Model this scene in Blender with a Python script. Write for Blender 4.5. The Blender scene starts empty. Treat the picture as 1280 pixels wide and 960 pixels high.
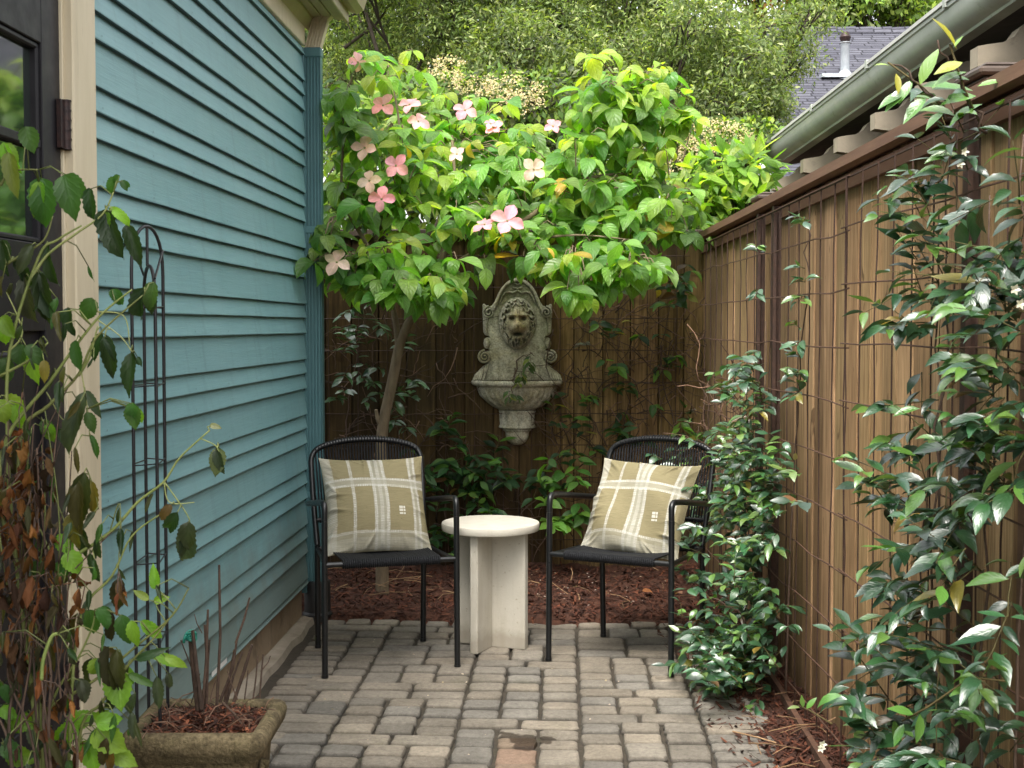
import bpy, math, random
import numpy as np
from mathutils import Vector, Matrix

rnd = random.Random(11)
rng = np.random.default_rng(11)
S = bpy.context.scene
COL = S.collection
PI = math.pi

# ------------------------------------------------------------------ camera frame
FPX = 1650.0
CH = 1.33
_a = math.atan(27 / FPX)
_p = math.atan(72 / FPX)
CF = Vector((math.sin(_a) * math.cos(_p), math.cos(_a) * math.cos(_p), -math.sin(_p)))
CR = Vector((math.cos(_a), -math.sin(_a), 0))
CU = CR.cross(CF)
C0 = Vector((0, 0, CH))


def ray(x, y):
    return CF + CR * ((x - 640) / FPX) - CU * ((y - 480) / FPX)


def at(x, y, Y):
    d = ray(x, y)
    return C0 + d * (Y / d.y)


def onx(x, y, X):
    d = ray(x, y)
    return C0 + d * (X / d.x)


# ------------------------------------------------------------------ object helpers
def tag(o, label=None, cat=None, group=None, kind=None):
    if label: o['label'] = label
    if cat: o['category'] = cat
    if group: o['group'] = group
    if kind: o['kind'] = kind
    return o


def empty(name, loc=(0, 0, 0), rz=0.0, label=None, cat=None, group=None):
    o = bpy.data.objects.new(name, None)
    o.empty_display_size = 0.1
    o.location = loc
    o.rotation_euler = (0, 0, rz)
    COL.objects.link(o)
    return tag(o, label, cat, group)


def copy_tree(o, parent=None):
    c = o.copy()
    COL.objects.link(c)
    if parent: c.parent = parent
    for ch in list(o.children):
        copy_tree(ch, c)
    return c


class MB:
    """collects shapes into one mesh"""

    def __init__(s):
        s.v = []; s.f = []; s.c = []; s.uv = []; s.col = (1, 1, 1)

    def add(s, vs, fs, col=None):
        b = len(s.v)
        s.v += [tuple(p) for p in vs]
        s.f += [tuple(i + b for i in f) for f in fs]
        s.c += [tuple(col or s.col)] * len(vs)
        return s

    def box(s, x0, x1, y0, y1, z0, z1, bev=0.0, col=None):
        if bev <= 0:
            vs = [(x, y, z) for z in (z0, z1) for y in (y0, y1) for x in (x0, x1)]
            fs = [(0, 2, 3, 1), (4, 5, 7, 6), (0, 1, 5, 4), (2, 6, 7, 3), (0, 4, 6, 2), (1, 3, 7, 5)]
            return s.add(vs, fs, col)
        b = bev
        vs = []
        idx = {}
        for sx in (0, 1):
            for sy in (0, 1):
                for sz in (0, 1):
                    X = (x0, x1)[sx]; Y = (y0, y1)[sy]; Z = (z0, z1)[sz]
                    dx = b if sx == 0 else -b; dy = b if sy == 0 else -b; dz = b if sz == 0 else -b
                    idx[sx, sy, sz, 'x'] = len(vs); vs.append((X, Y + dy, Z + dz))
                    idx[sx, sy, sz, 'y'] = len(vs); vs.append((X + dx, Y, Z + dz))
                    idx[sx, sy, sz, 'z'] = len(vs); vs.append((X + dx, Y + dy, Z))
        fs = []
        cen = Vector(((x0 + x1) / 2, (y0 + y1) / 2, (z0 + z1) / 2))

        def face(*k):
            k = [idx[i] for i in k]
            p = [Vector(vs[i]) for i in k]
            n = (p[1] - p[0]).cross(p[2] - p[0])
            m = sum(p, Vector()) / len(p)
            if n.dot(m - cen) < 0: k = k[::-1]
            fs.append(tuple(k))
        for a in (0, 1):
            face((a, 0, 0, 'x'), (a, 1, 0, 'x'), (a, 1, 1, 'x'), (a, 0, 1, 'x'))
            face((0, a, 0, 'y'), (1, a, 0, 'y'), (1, a, 1, 'y'), (0, a, 1, 'y'))
            face((0, 0, a, 'z'), (1, 0, a, 'z'), (1, 1, a, 'z'), (0, 1, a, 'z'))
            for c in (0, 1):
                face((a, c, 0, 'x'), (a, c, 1, 'x'), (a, c, 1, 'y'), (a, c, 0, 'y'))
                face((a, 0, c, 'x'), (a, 1, c, 'x'), (a, 1, c, 'z'), (a, 0, c, 'z'))
                face((0, a, c, 'y'), (1, a, c, 'y'), (1, a, c, 'z'), (0, a, c, 'z'))
                for d in (0, 1):
                    face((a, c, d, 'x'), (a, c, d, 'y'), (a, c, d, 'z'))
        return s.add(vs, fs, col)

    def tube(s, pts, r, n=8, cap=True, col=None):
        pts = [Vector(p) for p in pts]
        if not isinstance(r, (list, tuple)): r = [r] * len(pts)
        vs = []; fs = []
        t0 = (pts[1] - pts[0]).normalized()
        up = Vector((0, 0, 1)) if abs(t0.z) < 0.9 else Vector((1, 0, 0))
        u = t0.cross(up).normalized()
        for i, p in enumerate(pts):
            if i == 0: t = pts[1] - pts[0]
            elif i == len(pts) - 1: t = pts[-1] - pts[-2]
            else: t = (pts[i + 1] - p).normalized() + (p - pts[i - 1]).normalized()
            if t.length < 1e-9: t = t0
            t = t.normalized()
            u = (u - t * u.dot(t))
            if u.length < 1e-6: u = t.orthogonal()
            u.normalize()
            w = t.cross(u)
            for k in range(n):
                a = 2 * PI * k / n
                vs.append(p + (u * math.cos(a) + w * math.sin(a)) * r[i])
        for i in range(len(pts) - 1):
            for k in range(n):
                a = i * n + k; b = i * n + (k + 1) % n
                fs.append((a, b, b + n, a + n))
        if cap:
            fs.append(tuple(range(n - 1, -1, -1)))
            m = (len(pts) - 1) * n
            fs.append(tuple(range(m, m + n)))
        return s.add(vs, fs, col)

    def bar(s, p0, p1, w, h, up=(0, 0, 1), col=None):
        p0 = Vector(p0); p1 = Vector(p1); t = (p1 - p0).normalized()
        u = Vector(up); x = t.cross(u).normalized(); u = x.cross(t).normalized()
        vs = []
        for p in (p0, p1):
            for a, b in ((-1, -1), (1, -1), (1, 1), (-1, 1)):
                vs.append(p + x * (a * w / 2) + u * (b * h / 2))
        fs = [(3, 2, 1, 0), (4, 5, 6, 7), (0, 1, 5, 4), (1, 2, 6, 5), (2, 3, 7, 6), (3, 0, 4, 7)]
        return s.add(vs, fs, col)

    def lathe(s, prof, n=32, a0=0.0, a1=2 * PI, cx=0, cy=0, sx=1, sy=1, fn=None, col=None):
        vs = []; fs = []
        full = abs(a1 - a0 - 2 * PI) < 1e-6
        m = n if full else n + 1
        for (r, z) in prof:
            for k in range(m):
                a = a0 + (a1 - a0) * k / n
                rr = r + (fn(a, z, r) if fn else 0)
                vs.append((cx + rr * math.cos(a) * sx, cy + rr * math.sin(a) * sy, z))
        for i in range(len(prof) - 1):
            for k in range(n):
                a = i * m + k; b = i * m + (k + 1) % m
                fs.append((a, b, b + m, a + m))
        return s.add(vs, fs, col)

    def prism(s, poly, lo, hi, axis='y', col=None):
        """extrude a 2D polygon; axis y: poly is (x,z); axis x: poly is (y,z); axis z: (x,y)"""
        n = len(poly)
        def P(p, h):
            return {'y': (p[0], h, p[1]), 'x': (h, p[0], p[1]), 'z': (p[0], p[1], h)}[axis]
        vs = [P(p, lo) for p in poly] + [P(p, hi) for p in poly]
        fs = [tuple(range(n)), tuple(range(2 * n - 1, n - 1, -1))]
        fs += [(i, i + n, (i + 1) % n + n, (i + 1) % n) for i in range(n)]
        return s.add(vs, fs, col)

    def build(s, name, mat, parent=None, smooth=False, M=None):
        me = bpy.data.meshes.new(name)
        me.from_pydata(s.v, [], s.f)
        if M: me.transform(M)
        me.update()
        import bmesh
        bm = bmesh.new(); bm.from_mesh(me)
        bmesh.ops.recalc_face_normals(bm, faces=bm.faces)
        bm.to_mesh(me); bm.free()
        ca = me.attributes.new('Col', 'FLOAT_COLOR', 'POINT')
        arr = np.ones((len(s.v), 4), np.float32); arr[:, :3] = np.array(s.c, np.float32)
        ca.data.foreach_set('color', arr.ravel())
        me.materials.append(mat)
        if smooth:
            me.shade_smooth()
            if smooth != True:
                me.set_sharp_from_angle(angle=smooth)
        o = bpy.data.objects.new(name, me)
        COL.objects.link(o)
        if parent: o.parent = parent
        return o


def raw_mesh(name, V, F, mat, parent=None, col=None, uv=None, smooth=True):
    """V (n,3) array, F (m,4) array of quads"""
    me = bpy.data.meshes.new(name)
    V = np.asarray(V, np.float32); F = np.asarray(F, np.int32)
    k = F.shape[1]
    me.vertices.add(len(V)); me.vertices.foreach_set('co', V.ravel())
    me.loops.add(F.size); me.loops.foreach_set('vertex_index', F.ravel())
    me.polygons.add(len(F))
    me.polygons.foreach_set('loop_start', np.arange(0, F.size, k, dtype=np.int32))
    if smooth: me.polygons.foreach_set('use_smooth', np.ones(len(F), bool))
    me.update(calc_edges=True)
    for nm, a in (('Col', col), ('Luv', uv)):
        if a is None: continue
        c4 = np.ones((len(V), 4), np.float32); c4[:, :a.shape[1]] = a
        at_ = me.attributes.new(nm, 'FLOAT_COLOR', 'POINT')
        at_.data.foreach_set('color', c4.ravel())
    me.validate()
    me.materials.append(mat)
    o = bpy.data.objects.new(name, me)
    COL.objects.link(o)
    if parent: o.parent = parent
    return o


# ------------------------------------------------------------------ leaves
def leaf_template(nt, ns, peak=0.42, tip=1.0, round_=1.0):
    ts = np.linspace(0, 1, nt + 1); ss = np.linspace(-1, 1, ns + 1)
    V = []; 
    for t in ts:
        w = math.sin(PI * min(1, max(0, t)) ** (math.log(0.5) / math.log(peak))) ** round_
        w *= (1 - t) ** 0.0
        if t > 0.75: w *= 1 - 0.35 * tip * (t - 0.75) / 0.25
        for q in ss: V.append((t, q, max(w, 0.03)))
    F = []
    for i in range(nt):
        for j in range(ns):
            a = i * (ns + 1) + j
            F.append((a, a + 1, a + ns + 2, a + ns + 1))
    return np.array(V), np.array(F)


T_BIG = leaf_template(7, 4, 0.40, 1.0, 0.9)
T_MED = leaf_template(5, 2, 0.45, 1.0, 0.95)
T_SMALL = leaf_template(2, 2, 0.5)
def serrate(T, nt, ns, amt):
    V, F = T; V = V.copy()
    for i in range(nt + 1):
        if i % 2: V[i * (ns + 1):(i + 1) * (ns + 1), 2] *= 1 - amt
    return V, F


T_SER = serrate(leaf_template(16, 4, 0.36, 1.0, 0.85), 16, 4, .13)
T_CRU = serrate(leaf_template(9, 4, 0.42, 1.0, 0.8), 9, 4, .22)
T_PET = leaf_template(6, 4, 0.55, 0.3, 0.75)
T_TINY = (np.array([(0, 0, 0.0), (0.5, -1, 1.0), (1, 0, 0.0), (0.5, 1, 1.0)]), np.array([(0, 1, 2, 3)]))


def nrm(a):
    return a / np.maximum(np.linalg.norm(a, axis=1, keepdims=True), 1e-9)


class Leaves:
    def __init__(s): s.r = []
    def add(s, p, d, n, L, W, droop, fold, col, wave=0.0):
        s.r.append((*p, *d, *n, L, W, droop, fold, *col, wave))
    def many(s, P, D, N, L, W, droop, fold, col, wave=0.0):
        n = len(P)
        f = lambda a: np.full(n, a) if np.isscalar(a) else np.asarray(a)
        col = np.asarray(col)
        if col.ndim == 1: col = np.tile(col, (n, 1))
        A = np.column_stack([P, D, N, f(L), f(W), f(droop), f(fold), col, f(wave)])
        s.r += [tuple(x) for x in A]
    def build(s, name, mat, T, parent=None):
        A = np.array(s.r, float)
        P = A[:, 0:3]; D = nrm(A[:, 3:6]); N = A[:, 6:9]
        L = A[:, 9]; W = A[:, 10]; dr = A[:, 11]; fo = A[:, 12]; C = A[:, 13:16]; wv = A[:, 16]
        N = nrm(N - D * (N * D).sum(1, keepdims=True) + 1e-6)
        B = np.cross(N, D)
        tv, tf = T
        t = tv[None, :, 0]; q = tv[None, :, 1]; w = tv[None, :, 2]
        ph = rng.random(len(A))[:, None] * 6.28
        # curved midrib: bends towards -N by droop angle
        ang = dr[:, None] * t
        safe = np.where(np.abs(dr) < 1e-3, 1e-3, dr)[:, None]
        along = np.sin(safe * t) / safe
        down = (1 - np.cos(safe * t)) / safe
        cosang = np.cos(ang); sinang = np.sin(ang)
        wid = q * w * (W[:, None] * 0.5)
        lift = np.abs(q) * w * (W[:, None] * 0.5) * fo[:, None]
        lift = lift + wv[:, None] * W[:, None] * np.sin(t * 9 + ph + q * 2) * np.abs(q)
        V = (P[:, None, :] + D[:, None, :] * (L[:, None] * along + lift * sinang)[..., None]
             + N[:, None, :] * (-L[:, None] * down + lift * cosang)[..., None]
             + B[:, None, :] * (wid * (1 - 0.25 * np.abs(fo[:, None])))[..., None])
        n, m = len(A), len(tv)
        F = (tf[None] + (np.arange(n) * m)[:, None, None]).reshape(-1, tf.shape[1])
        col = np.repeat(C, m, axis=0)
        rr = rng.random(n)
        uv = np.column_stack([np.tile(tv[:, 0], n), np.tile(tv[:, 1], n), np.repeat(rr, m)])
        return raw_mesh(name, V.reshape(-1, 3), F, mat, parent, col, uv)


# ------------------------------------------------------------------ materials
def new_mat(name):
    m = bpy.data.materials.new(name)
    m.use_nodes = True
    nt = m.node_tree
    nt.nodes.clear()
    out = nt.nodes.new('ShaderNodeOutputMaterial')
    return m, nt, out


class NT:
    """small node writer"""
    def __init__(s, nt): s.nt = nt
    def n(s, t, **kw):
        x = s.nt.nodes.new(t)
        for k, v in kw.items():
            if hasattr(x, k): setattr(x, k, v)
        return x
    def link(s, a, b): s.nt.links.new(a, b)
    def coord(s, kind='Object', scale=(1, 1, 1)):
        t = s.n('ShaderNodeTexCoord'); m = s.n('ShaderNodeMapping')
        m.inputs['Scale'].default_value = scale
        s.link(t.outputs[kind], m.inputs['Vector'])
        return m.outputs['Vector']
    def noise(s, vec, scale, detail=4, rough=0.6, dist=0.0):
        x = s.n('ShaderNodeTexNoise')
        x.inputs['Scale'].default_value = scale
        x.inputs['Detail'].default_value = detail
        x.inputs['Roughness'].default_value = rough
        x.inputs['Distortion'].default_value = dist
        s.link(vec, x.inputs['Vector'])
        return x.outputs['Fac']
    def ramp(s, fac, stops, interp='LINEAR'):
        x = s.n('ShaderNodeValToRGB')
        cr = x.color_ramp; cr.interpolation = interp
        while len(cr.elements) < len(stops): cr.elements.new(0.5)
        for e, (p, c) in zip(cr.elements, stops):
            e.position = p
            e.color = (c, c, c, 1) if not hasattr(c, '__len__') else (*c[:3], 1)
        s.link(fac, x.inputs['Fac'])
        return x.outputs['Color']
    def mix(s, fac, a, b, mode='MIX'):
        x = s.n('ShaderNodeMix', data_type='RGBA', blend_type=mode)
        for sock, v in ((x.inputs[0], fac), (x.inputs[6], a), (x.inputs[7], b)):
            if hasattr(v, 'is_linked'): s.link(v, sock)
            elif hasattr(v, '__len__'): sock.default_value = (*v[:3], 1)
            else: sock.default_value = v
        return x.outputs[2]
    def math(s, op, a, b=0.0, c=0.0):
        x = s.n('ShaderNodeMath', operation=op)
        for sock, v in zip(x.inputs, (a, b, c)):
            if hasattr(v, 'is_linked'): s.link(v, sock)
            else: sock.default_value = v
        return x.outputs[0]
    def attr(s, name):
        x = s.n('ShaderNodeAttribute'); x.attribute_name = name
        return x
    def bump(s, h, strength=0.3, dist=0.01):
        x = s.n('ShaderNodeBump')
        x.inputs['Strength'].default_value = strength
        x.inputs['Distance'].default_value = dist
        s.link(h, x.inputs['Height'])
        return x.outputs['Normal']
    def bsdf(s, color, rough=0.6, normal=None, metal=0.0, spec=0.5, coat=0.0, cr=.03):
        x = s.n('ShaderNodeBsdfPrincipled')
        for k, v in (('Base Color', color), ('Roughness', rough), ('Metallic', metal), ('Specular IOR Level', spec), ('Coat Weight', coat), ('Coat Roughness', cr)):
            if hasattr(v, 'is_linked'): s.link(v, x.inputs[k])
            elif hasattr(v, '__len__'): x.inputs[k].default_value = (*v[:3], 1)
            else: x.inputs[k].default_value = v
        if normal is not None: s.link(normal, x.inputs['Normal'])
        return x.outputs[0]


def mat_simple(name, c0, c1, scale=6, rough=0.6, bump=0.2, bscale=80, bdist=0.003, stretch=(1, 1, 1), metal=0.0, spec=0.5, usecol=False, dirt=None):
    m, nt, out = new_mat(name); g = NT(nt)
    v = g.coord('Object', stretch)
    f = g.noise(v, scale, 6, 0.65)
    c = g.mix(g.ramp(f, [(0.3, 0.0), (0.7, 1.0)]), c0, c1)
    if usecol:
        c = g.mix(1.0, c, g.attr('Col').outputs['Color'], 'MULTIPLY')
    if dirt:
        d = g.noise(v, dirt[1], 5, 0.7, 0.4)
        c = g.mix(g.ramp(d, [(dirt[2], 0.0), (dirt[2] + 0.18, 1.0)]), c, dirt[0])
    h = g.noise(v, bscale, 5, 0.6)
    nrm_ = g.bump(h, bump, bdist) if bump else None
    r = g.ramp(g.noise(v, scale * 3, 3), [(0.3, max(0.02, rough - 0.08)), (0.7, min(1, rough + 0.08))])
    g.link(g.bsdf(c, r, nrm_, metal, spec), out.inputs['Surface'])
    return m


def mat_leaf(name, rough=0.4, transl=0.4, vein=0.35, spec=0.5, nveins=7.0, gain=1.0, bumpy=0.25, coat=0.0):
    m, nt, out = new_mat(name); g = NT(nt)
    col = g.attr('Col').outputs['Color']
    sep = g.n('ShaderNodeSeparateColor'); g.link(g.attr('Luv').outputs['Color'], sep.inputs[0])
    t, q = sep.outputs[0], sep.outputs[1]
    aq = g.math('ABSOLUTE', q)
    rib = g.math('SUBTRACT', 1.0, g.math('MULTIPLY', aq, 9.0))
    rib = g.math('MAXIMUM', rib, 0.0)
    sv = g.math('SINE', g.math('MULTIPLY', g.math('SUBTRACT', t, g.math('MULTIPLY', aq, 0.32)), nveins * 6.283))
    sv = g.math('POWER', g.math('MULTIPLY_ADD', sv, 0.5, 0.5), 5.0)
    ve = g.math('MINIMUM', g.math('ADD', rib, g.math('MULTIPLY', sv, 0.55)), 1.0)
    v = g.coord('Object')
    f = g.noise(v, 14, 3)
    c1 = g.mix(1.0, col, g.ramp(f, [(0.25, 0.72), (0.75, 1.25)]), 'MULTIPLY')
    light = g.mix(1.0, c1, (1.5, 1.45, 1.6), 'MULTIPLY')
    c2 = g.mix(g.math('MULTIPLY', ve, vein), c1, light)
    nb = g.bump(g.math('MULTIPLY', ve, -1.0), bumpy, 0.004)
    b = g.bsdf(c2, rough, nb, 0, spec, coat, .2)
    tr = g.n('ShaderNodeBsdfTranslucent')
    ct = g.mix(1.0, c2, (1.9 * gain, 2.0 * gain, 0.6 * gain), 'MULTIPLY')
    g.link(ct, tr.inputs['Color'])
    mx = g.n('ShaderNodeMixShader'); mx.inputs[0].default_value = transl
    g.link(b, mx.inputs[1]); g.link(tr.outputs[0], mx.inputs[2])
    g.link(mx.outputs[0], out.inputs['Surface'])
    return m


def mat_wood(name, c_dark, c_light, scale=1.0, rough=0.8, weather=None, darkening=None, bdist=0.004):
    """vertical grain along z, per-board tone from Col"""
    m, nt, out = new_mat(name); g = NT(nt)
    v = g.coord('Object', (26 * scale, 26 * scale, 1.6 * scale))
    f = g.noise(v, 1.6, 8, 0.65, 0.6)
    v2 = g.coord('Object', (60 * scale, 60 * scale, 2.2 * scale))
    f2 = g.noise(v2, 3.0, 5, 0.6)
    c = g.mix(g.ramp(f, [(0.28, 0.0), (0.72, 1.0)]), c_dark, c_light)
    c = g.mix(1.0, c, g.ramp(f2, [(0.3, 0.6), (0.65, 1.15)]), 'MULTIPLY')
    kn = g.noise(g.coord('Object', (1, 7, 2.2)), 2.6, 2, .4, 1.2)
    c = g.mix(g.ramp(kn, [(.70, 0.0), (.74, .7)]), c, (.07, .04, .022))
    c = g.mix(1.0, c, g.attr('Col').outputs['Color'], 'MULTIPLY')
    vo = g.coord('Object')
    if weather:
        d = g.noise(vo, weather[1], 5, 0.65, 0.5)
        c = g.mix(g.ramp(d, [(weather[2], 0.0), (weather[2] + 0.25, weather[3])]), c, weather[0])
    if darkening:  # boards get darker towards the foot
        sp = g.n('ShaderNodeSeparateXYZ'); g.link(vo, sp.inputs[0])
        hz = g.math('ADD', sp.outputs['Z'], g.math('MULTIPLY', g.noise(vo, 5, 4), 0.5))
        c = g.mix(g.ramp(hz, [(darkening[0], darkening[2]), (darkening[1], 1.0)]), (0.02, 0.013, 0.01), c)
    nb = g.bump(f2, 0.5, bdist)
    g.link(g.bsdf(c, rough, nb, 0, 0.12), out.inputs['Surface'])
    return m


M = {}
# -- house
def mat_siding():
    m, nt, out = new_mat('teal_siding_paint'); g = NT(nt)
    vo = g.coord('Object')
    f = g.noise(vo, 1.3, 4)
    c = g.mix(g.ramp(f, [(0.3, 0.0), (0.7, 1.0)]), (0.155, 0.31, 0.335), (0.20, 0.36, 0.38))
    fg = g.noise(g.coord('Object', (30, 2.0, 60)), 2.0, 6, 0.7)
    c = g.mix(1.0, c, g.ramp(fg, [(0.3, 0.9), (0.7, 1.06)]), 'MULTIPLY')
    # old vertical streaks of grime
    st = g.noise(g.coord('Object', (1, 7.0, 0.5)), 2.2, 5, 0.65)
    c = g.mix(g.ramp(st, [(0.52, 0.0), (0.8, 0.5)]), c, (0.115, 0.20, 0.21))
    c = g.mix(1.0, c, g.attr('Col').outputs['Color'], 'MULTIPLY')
    d = g.noise(vo, 9, 6, 0.7, 0.6)
    c = g.mix(g.ramp(d, [(0.62, 0.0), (0.85, 0.35)]), c, (0.22, 0.30, 0.29))
    sp = g.n('ShaderNodeSeparateXYZ'); g.link(vo, sp.inputs[0])
    spl = g.math('ADD', sp.outputs['Z'], g.math('MULTIPLY', g.noise(vo, 7, 5, .7), -.55))
    c = g.mix(g.ramp(spl, [(0.0, .55), (0.28, 0.0)]), c, (0.15, 0.145, 0.11))
    nb = g.bump(g.noise(g.coord('Object', (30, 3.0, 70)), 3.0, 6), 0.45, 0.0025)
    g.link(g.bsdf(c, 0.5, nb, 0, 0.4), out.inputs['Surface'])
    return m
M['siding'] = mat_siding()
M['teal'] = mat_simple('teal_metal_paint', (0.055, 0.135, 0.15), (0.075, 0.17, 0.185), 4, 0.45, 0.15, 40)
M['beige'] = mat_simple('beige_trim_paint', (0.53, 0.455, 0.315), (0.61, 0.53, 0.385), 3, 0.6, 0.25, 60, 0.002, (8, 8, 1), dirt=((0.33, 0.26, 0.17), 7, 0.62))
M['eave'] = mat_simple('olive_beige_soffit_paint', (0.30, 0.26, 0.16), (0.40, 0.34, 0.22), 4, 0.6, 0.2, 40, dirt=((0.15, 0.14, 0.08), 5, 0.6))
M['concrete'] = mat_simple('tan_stained_foundation', (0.22, 0.155, 0.095), (0.33, 0.25, 0.165), 5, 0.9, 0.6, 50, 0.006, dirt=((0.12, 0.085, 0.05), 4, 0.55))
M['kerb'] = mat_simple('pale_concrete_strip', (0.20, 0.165, 0.12), (0.34, 0.295, 0.235), 7, 0.9, 0.7, 60, 0.006, dirt=((0.16, 0.12, 0.08), 6, 0.55))
M['door'] = mat_simple('black_door_paint', (0.007, 0.0062, 0.0085), (0.013, 0.012, 0.015), 5, 0.5, 0.12, 60, spec=.3)
M['hinge'] = mat_simple('dark_bronze_hinge', (0.012, 0.01, 0.012), (0.05, 0.022, 0.018), 60, 0.5, 0.2, 90, metal=0.4)

def mat_glass():
    m, nt, out = new_mat('door_glass'); g = NT(nt)
    v = g.coord('Object')
    f = g.noise(v, 3, 3)
    c = g.mix(f, (0.006, 0.010, 0.008), (0.02, 0.03, 0.026))
    g.link(g.bsdf(c, 0.06, None, 0, 1.0, 0.8), out.inputs['Surface'])
    return m
M['glass'] = mat_glass()

# -- fences
M['fence'] = mat_wood('tan_brown_fence_wood', (0.245, 0.148, 0.077), (0.53, 0.345, 0.19), 1.0, 0.85, ((0.27, 0.18, 0.10), 2.2, 0.52, 0.6), (0.2, 0.8, 0.66))
M['fence_back'] = mat_wood('dark_fence_wood', (0.08, 0.052, 0.025), (0.31, 0.20, 0.085), 1.0, 0.85, ((0.035, 0.028, 0.017), 1.5, 0.46, 0.85), (0.35, 1.0, 0.5))
M['rail'] = mat_simple('red_brown_rail', (0.115, 0.055, 0.032), (0.20, 0.105, 0.062), 20, 0.7, 0.4, 90, 0.002, (1, 0.1, 1))
M['cap'] = mat_simple('dark_brown_cap', (0.035, 0.022, 0.016), (0.07, 0.045, 0.03), 12, 0.6, 0.3, 70)
M['rust'] = mat_simple('rusted_steel', (0.055, 0.028, 0.018), (0.13, 0.062, 0.036), 40, 0.75, 0.4, 200, 0.001, usecol=True)
M['rust_dark'] = mat_simple('dark_rusted_steel', (0.03, 0.016, 0.012), (0.07, 0.033, 0.02), 40, 0.7, 0.4, 200, 0.001)

# -- ground
def mat_paver():
    m, nt, out = new_mat('tumbled_concrete_paver'); g = NT(nt)
    vo = g.coord('Object')
    col = g.attr('Col').outputs['Color']
    f = g.noise(vo, 60, 6, 0.75)
    c = g.mix(1.0, col, g.ramp(f, [(0.25, 0.62), (0.5, 1.0), (0.75, 1.3)]), 'MULTIPLY')
    f2 = g.noise(vo, 4.5, 5, 0.6, 0.5)
    c = g.mix(1.0, c, g.ramp(f2, [(0.3, 0.72), (0.65, 1.1)]), 'MULTIPLY')
    sp = g.noise(vo, 190, 2, 0.5)
    c = g.mix(g.ramp(sp, [(0.66, 0.0), (0.72, 0.5)]), c, (0.09, 0.08, 0.07))
    sp2 = g.noise(vo, 230, 2, 0.5)
    c = g.mix(g.ramp(sp2, [(0.68, 0.0), (0.74, 0.4)]), c, (0.52, 0.47, 0.40))
    # damp stain on the stones near the front
    sx = g.n('ShaderNodeVectorMath', operation='SUBTRACT'); g.link(vo, sx.inputs[0]); sx.inputs[1].default_value = WETP
    ln = g.n('ShaderNodeVectorMath', operation='LENGTH'); g.link(sx.outputs[0], ln.inputs[0])
    wet = g.math('ADD', ln.outputs['Value'], g.math('MULTIPLY', g.noise(vo, 11, 3, 0.5), 0.3))
    wetf = g.ramp(wet, [(0.225, 1.0), (0.235, 0.0)])
    c = g.mix(wetf, c, g.mix(1.0, c, (0.30, 0.27, 0.25), 'MULTIPLY'))
    h = g.math('ADD', g.math('MULTIPLY', g.noise(vo, 90, 5, 0.75), 0.8), g.math('MULTIPLY', g.noise(vo, 28, 4), 1.0))
    nb = g.bump(h, 0.9, 0.007)
    ms = g.noise(vo, 3.2, 5, .7)
    c = g.mix(g.ramp(ms, [(.58, 0.0), (.75, .35)]), c, (.085, .085, .04))
    ro = g.mix(wetf, (0.9, 0.9, 0.9), (0.5, 0.5, 0.5))
    g.link(g.bsdf(c, ro, nb, 0, 0.25), out.inputs['Surface'])
    return m
M['sand'] = mat_simple('dark_joint_sand', (0.03, 0.024, 0.016), (0.06, 0.047, 0.032), 30, 0.95, 0.5, 150, 0.004, dirt=((0.04, 0.05, 0.015), 6, 0.6))
M['mulch'] = mat_simple('red_brown_mulch', (0.038, 0.0145, 0.008), (0.115, 0.043, 0.023), 35, 0.95, 0.9, 120, 0.012, usecol=True)
M['soil'] = mat_simple('brown_soil', (0.05, 0.035, 0.022), (0.09, 0.06, 0.04), 8, 0.95, 0.6, 60, 0.01)

# -- objects
M['chair'] = mat_simple('black_powder_coat', (0.005, 0.0055, 0.006), (0.008, 0.0085, 0.0095), 30, 0.34, 0.08, 300, 0.0006)
M['rope'] = mat_simple('black_rope', (0.006, 0.0065, 0.008), (0.012, 0.0125, 0.015), 60, 0.7, 0.6, 350, 0.0015, spec=.25)
M['table_plain'] = mat_simple('off_white_terrazzo', (0.49, 0.455, 0.39), (0.54, 0.505, 0.44), 3, 0.65, 0.15, 120, 0.001, dirt=((0.44, 0.40, 0.33), 9, 0.6))
def mat_table():
    m, nt, out = new_mat('off_white_cast_stone'); g = NT(nt)
    vo = g.coord('Object')
    c = g.mix(g.ramp(g.noise(vo, 7, 6, .7), [(.3, 0.0), (.7, 1.0)]), (.46, .425, .355), (.545, .51, .44))
    c = g.mix(g.ramp(g.noise(vo, 85, 2, .5), [(.68, 0.0), (.73, .55)]), c, (.26, .21, .14))
    st = g.noise(g.coord('Object', (9, 9, 1.2)), 2.4, 5, .6)
    c = g.mix(g.ramp(st, [(.52, 0.0), (.75, .35)]), c, (.33, .29, .21))
    sp = g.n('ShaderNodeSeparateXYZ'); g.link(vo, sp.inputs[0])
    z = g.math('ADD', sp.outputs['Z'], g.math('MULTIPLY', g.noise(vo, 16, 4), -.09))
    c = g.mix(g.ramp(z, [(0.0, .42), (.05, 0.0)]), c, (.16, .12, .075))
    h = g.math('ADD', g.noise(vo, 120, 4), g.math('MULTIPLY', g.noise(vo, 20, 3), .6))
    g.link(g.bsdf(c, .72, g.bump(h, .35, .002), 0, .3), out.inputs['Surface'])
    return m
M['table'] = mat_table()
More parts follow.
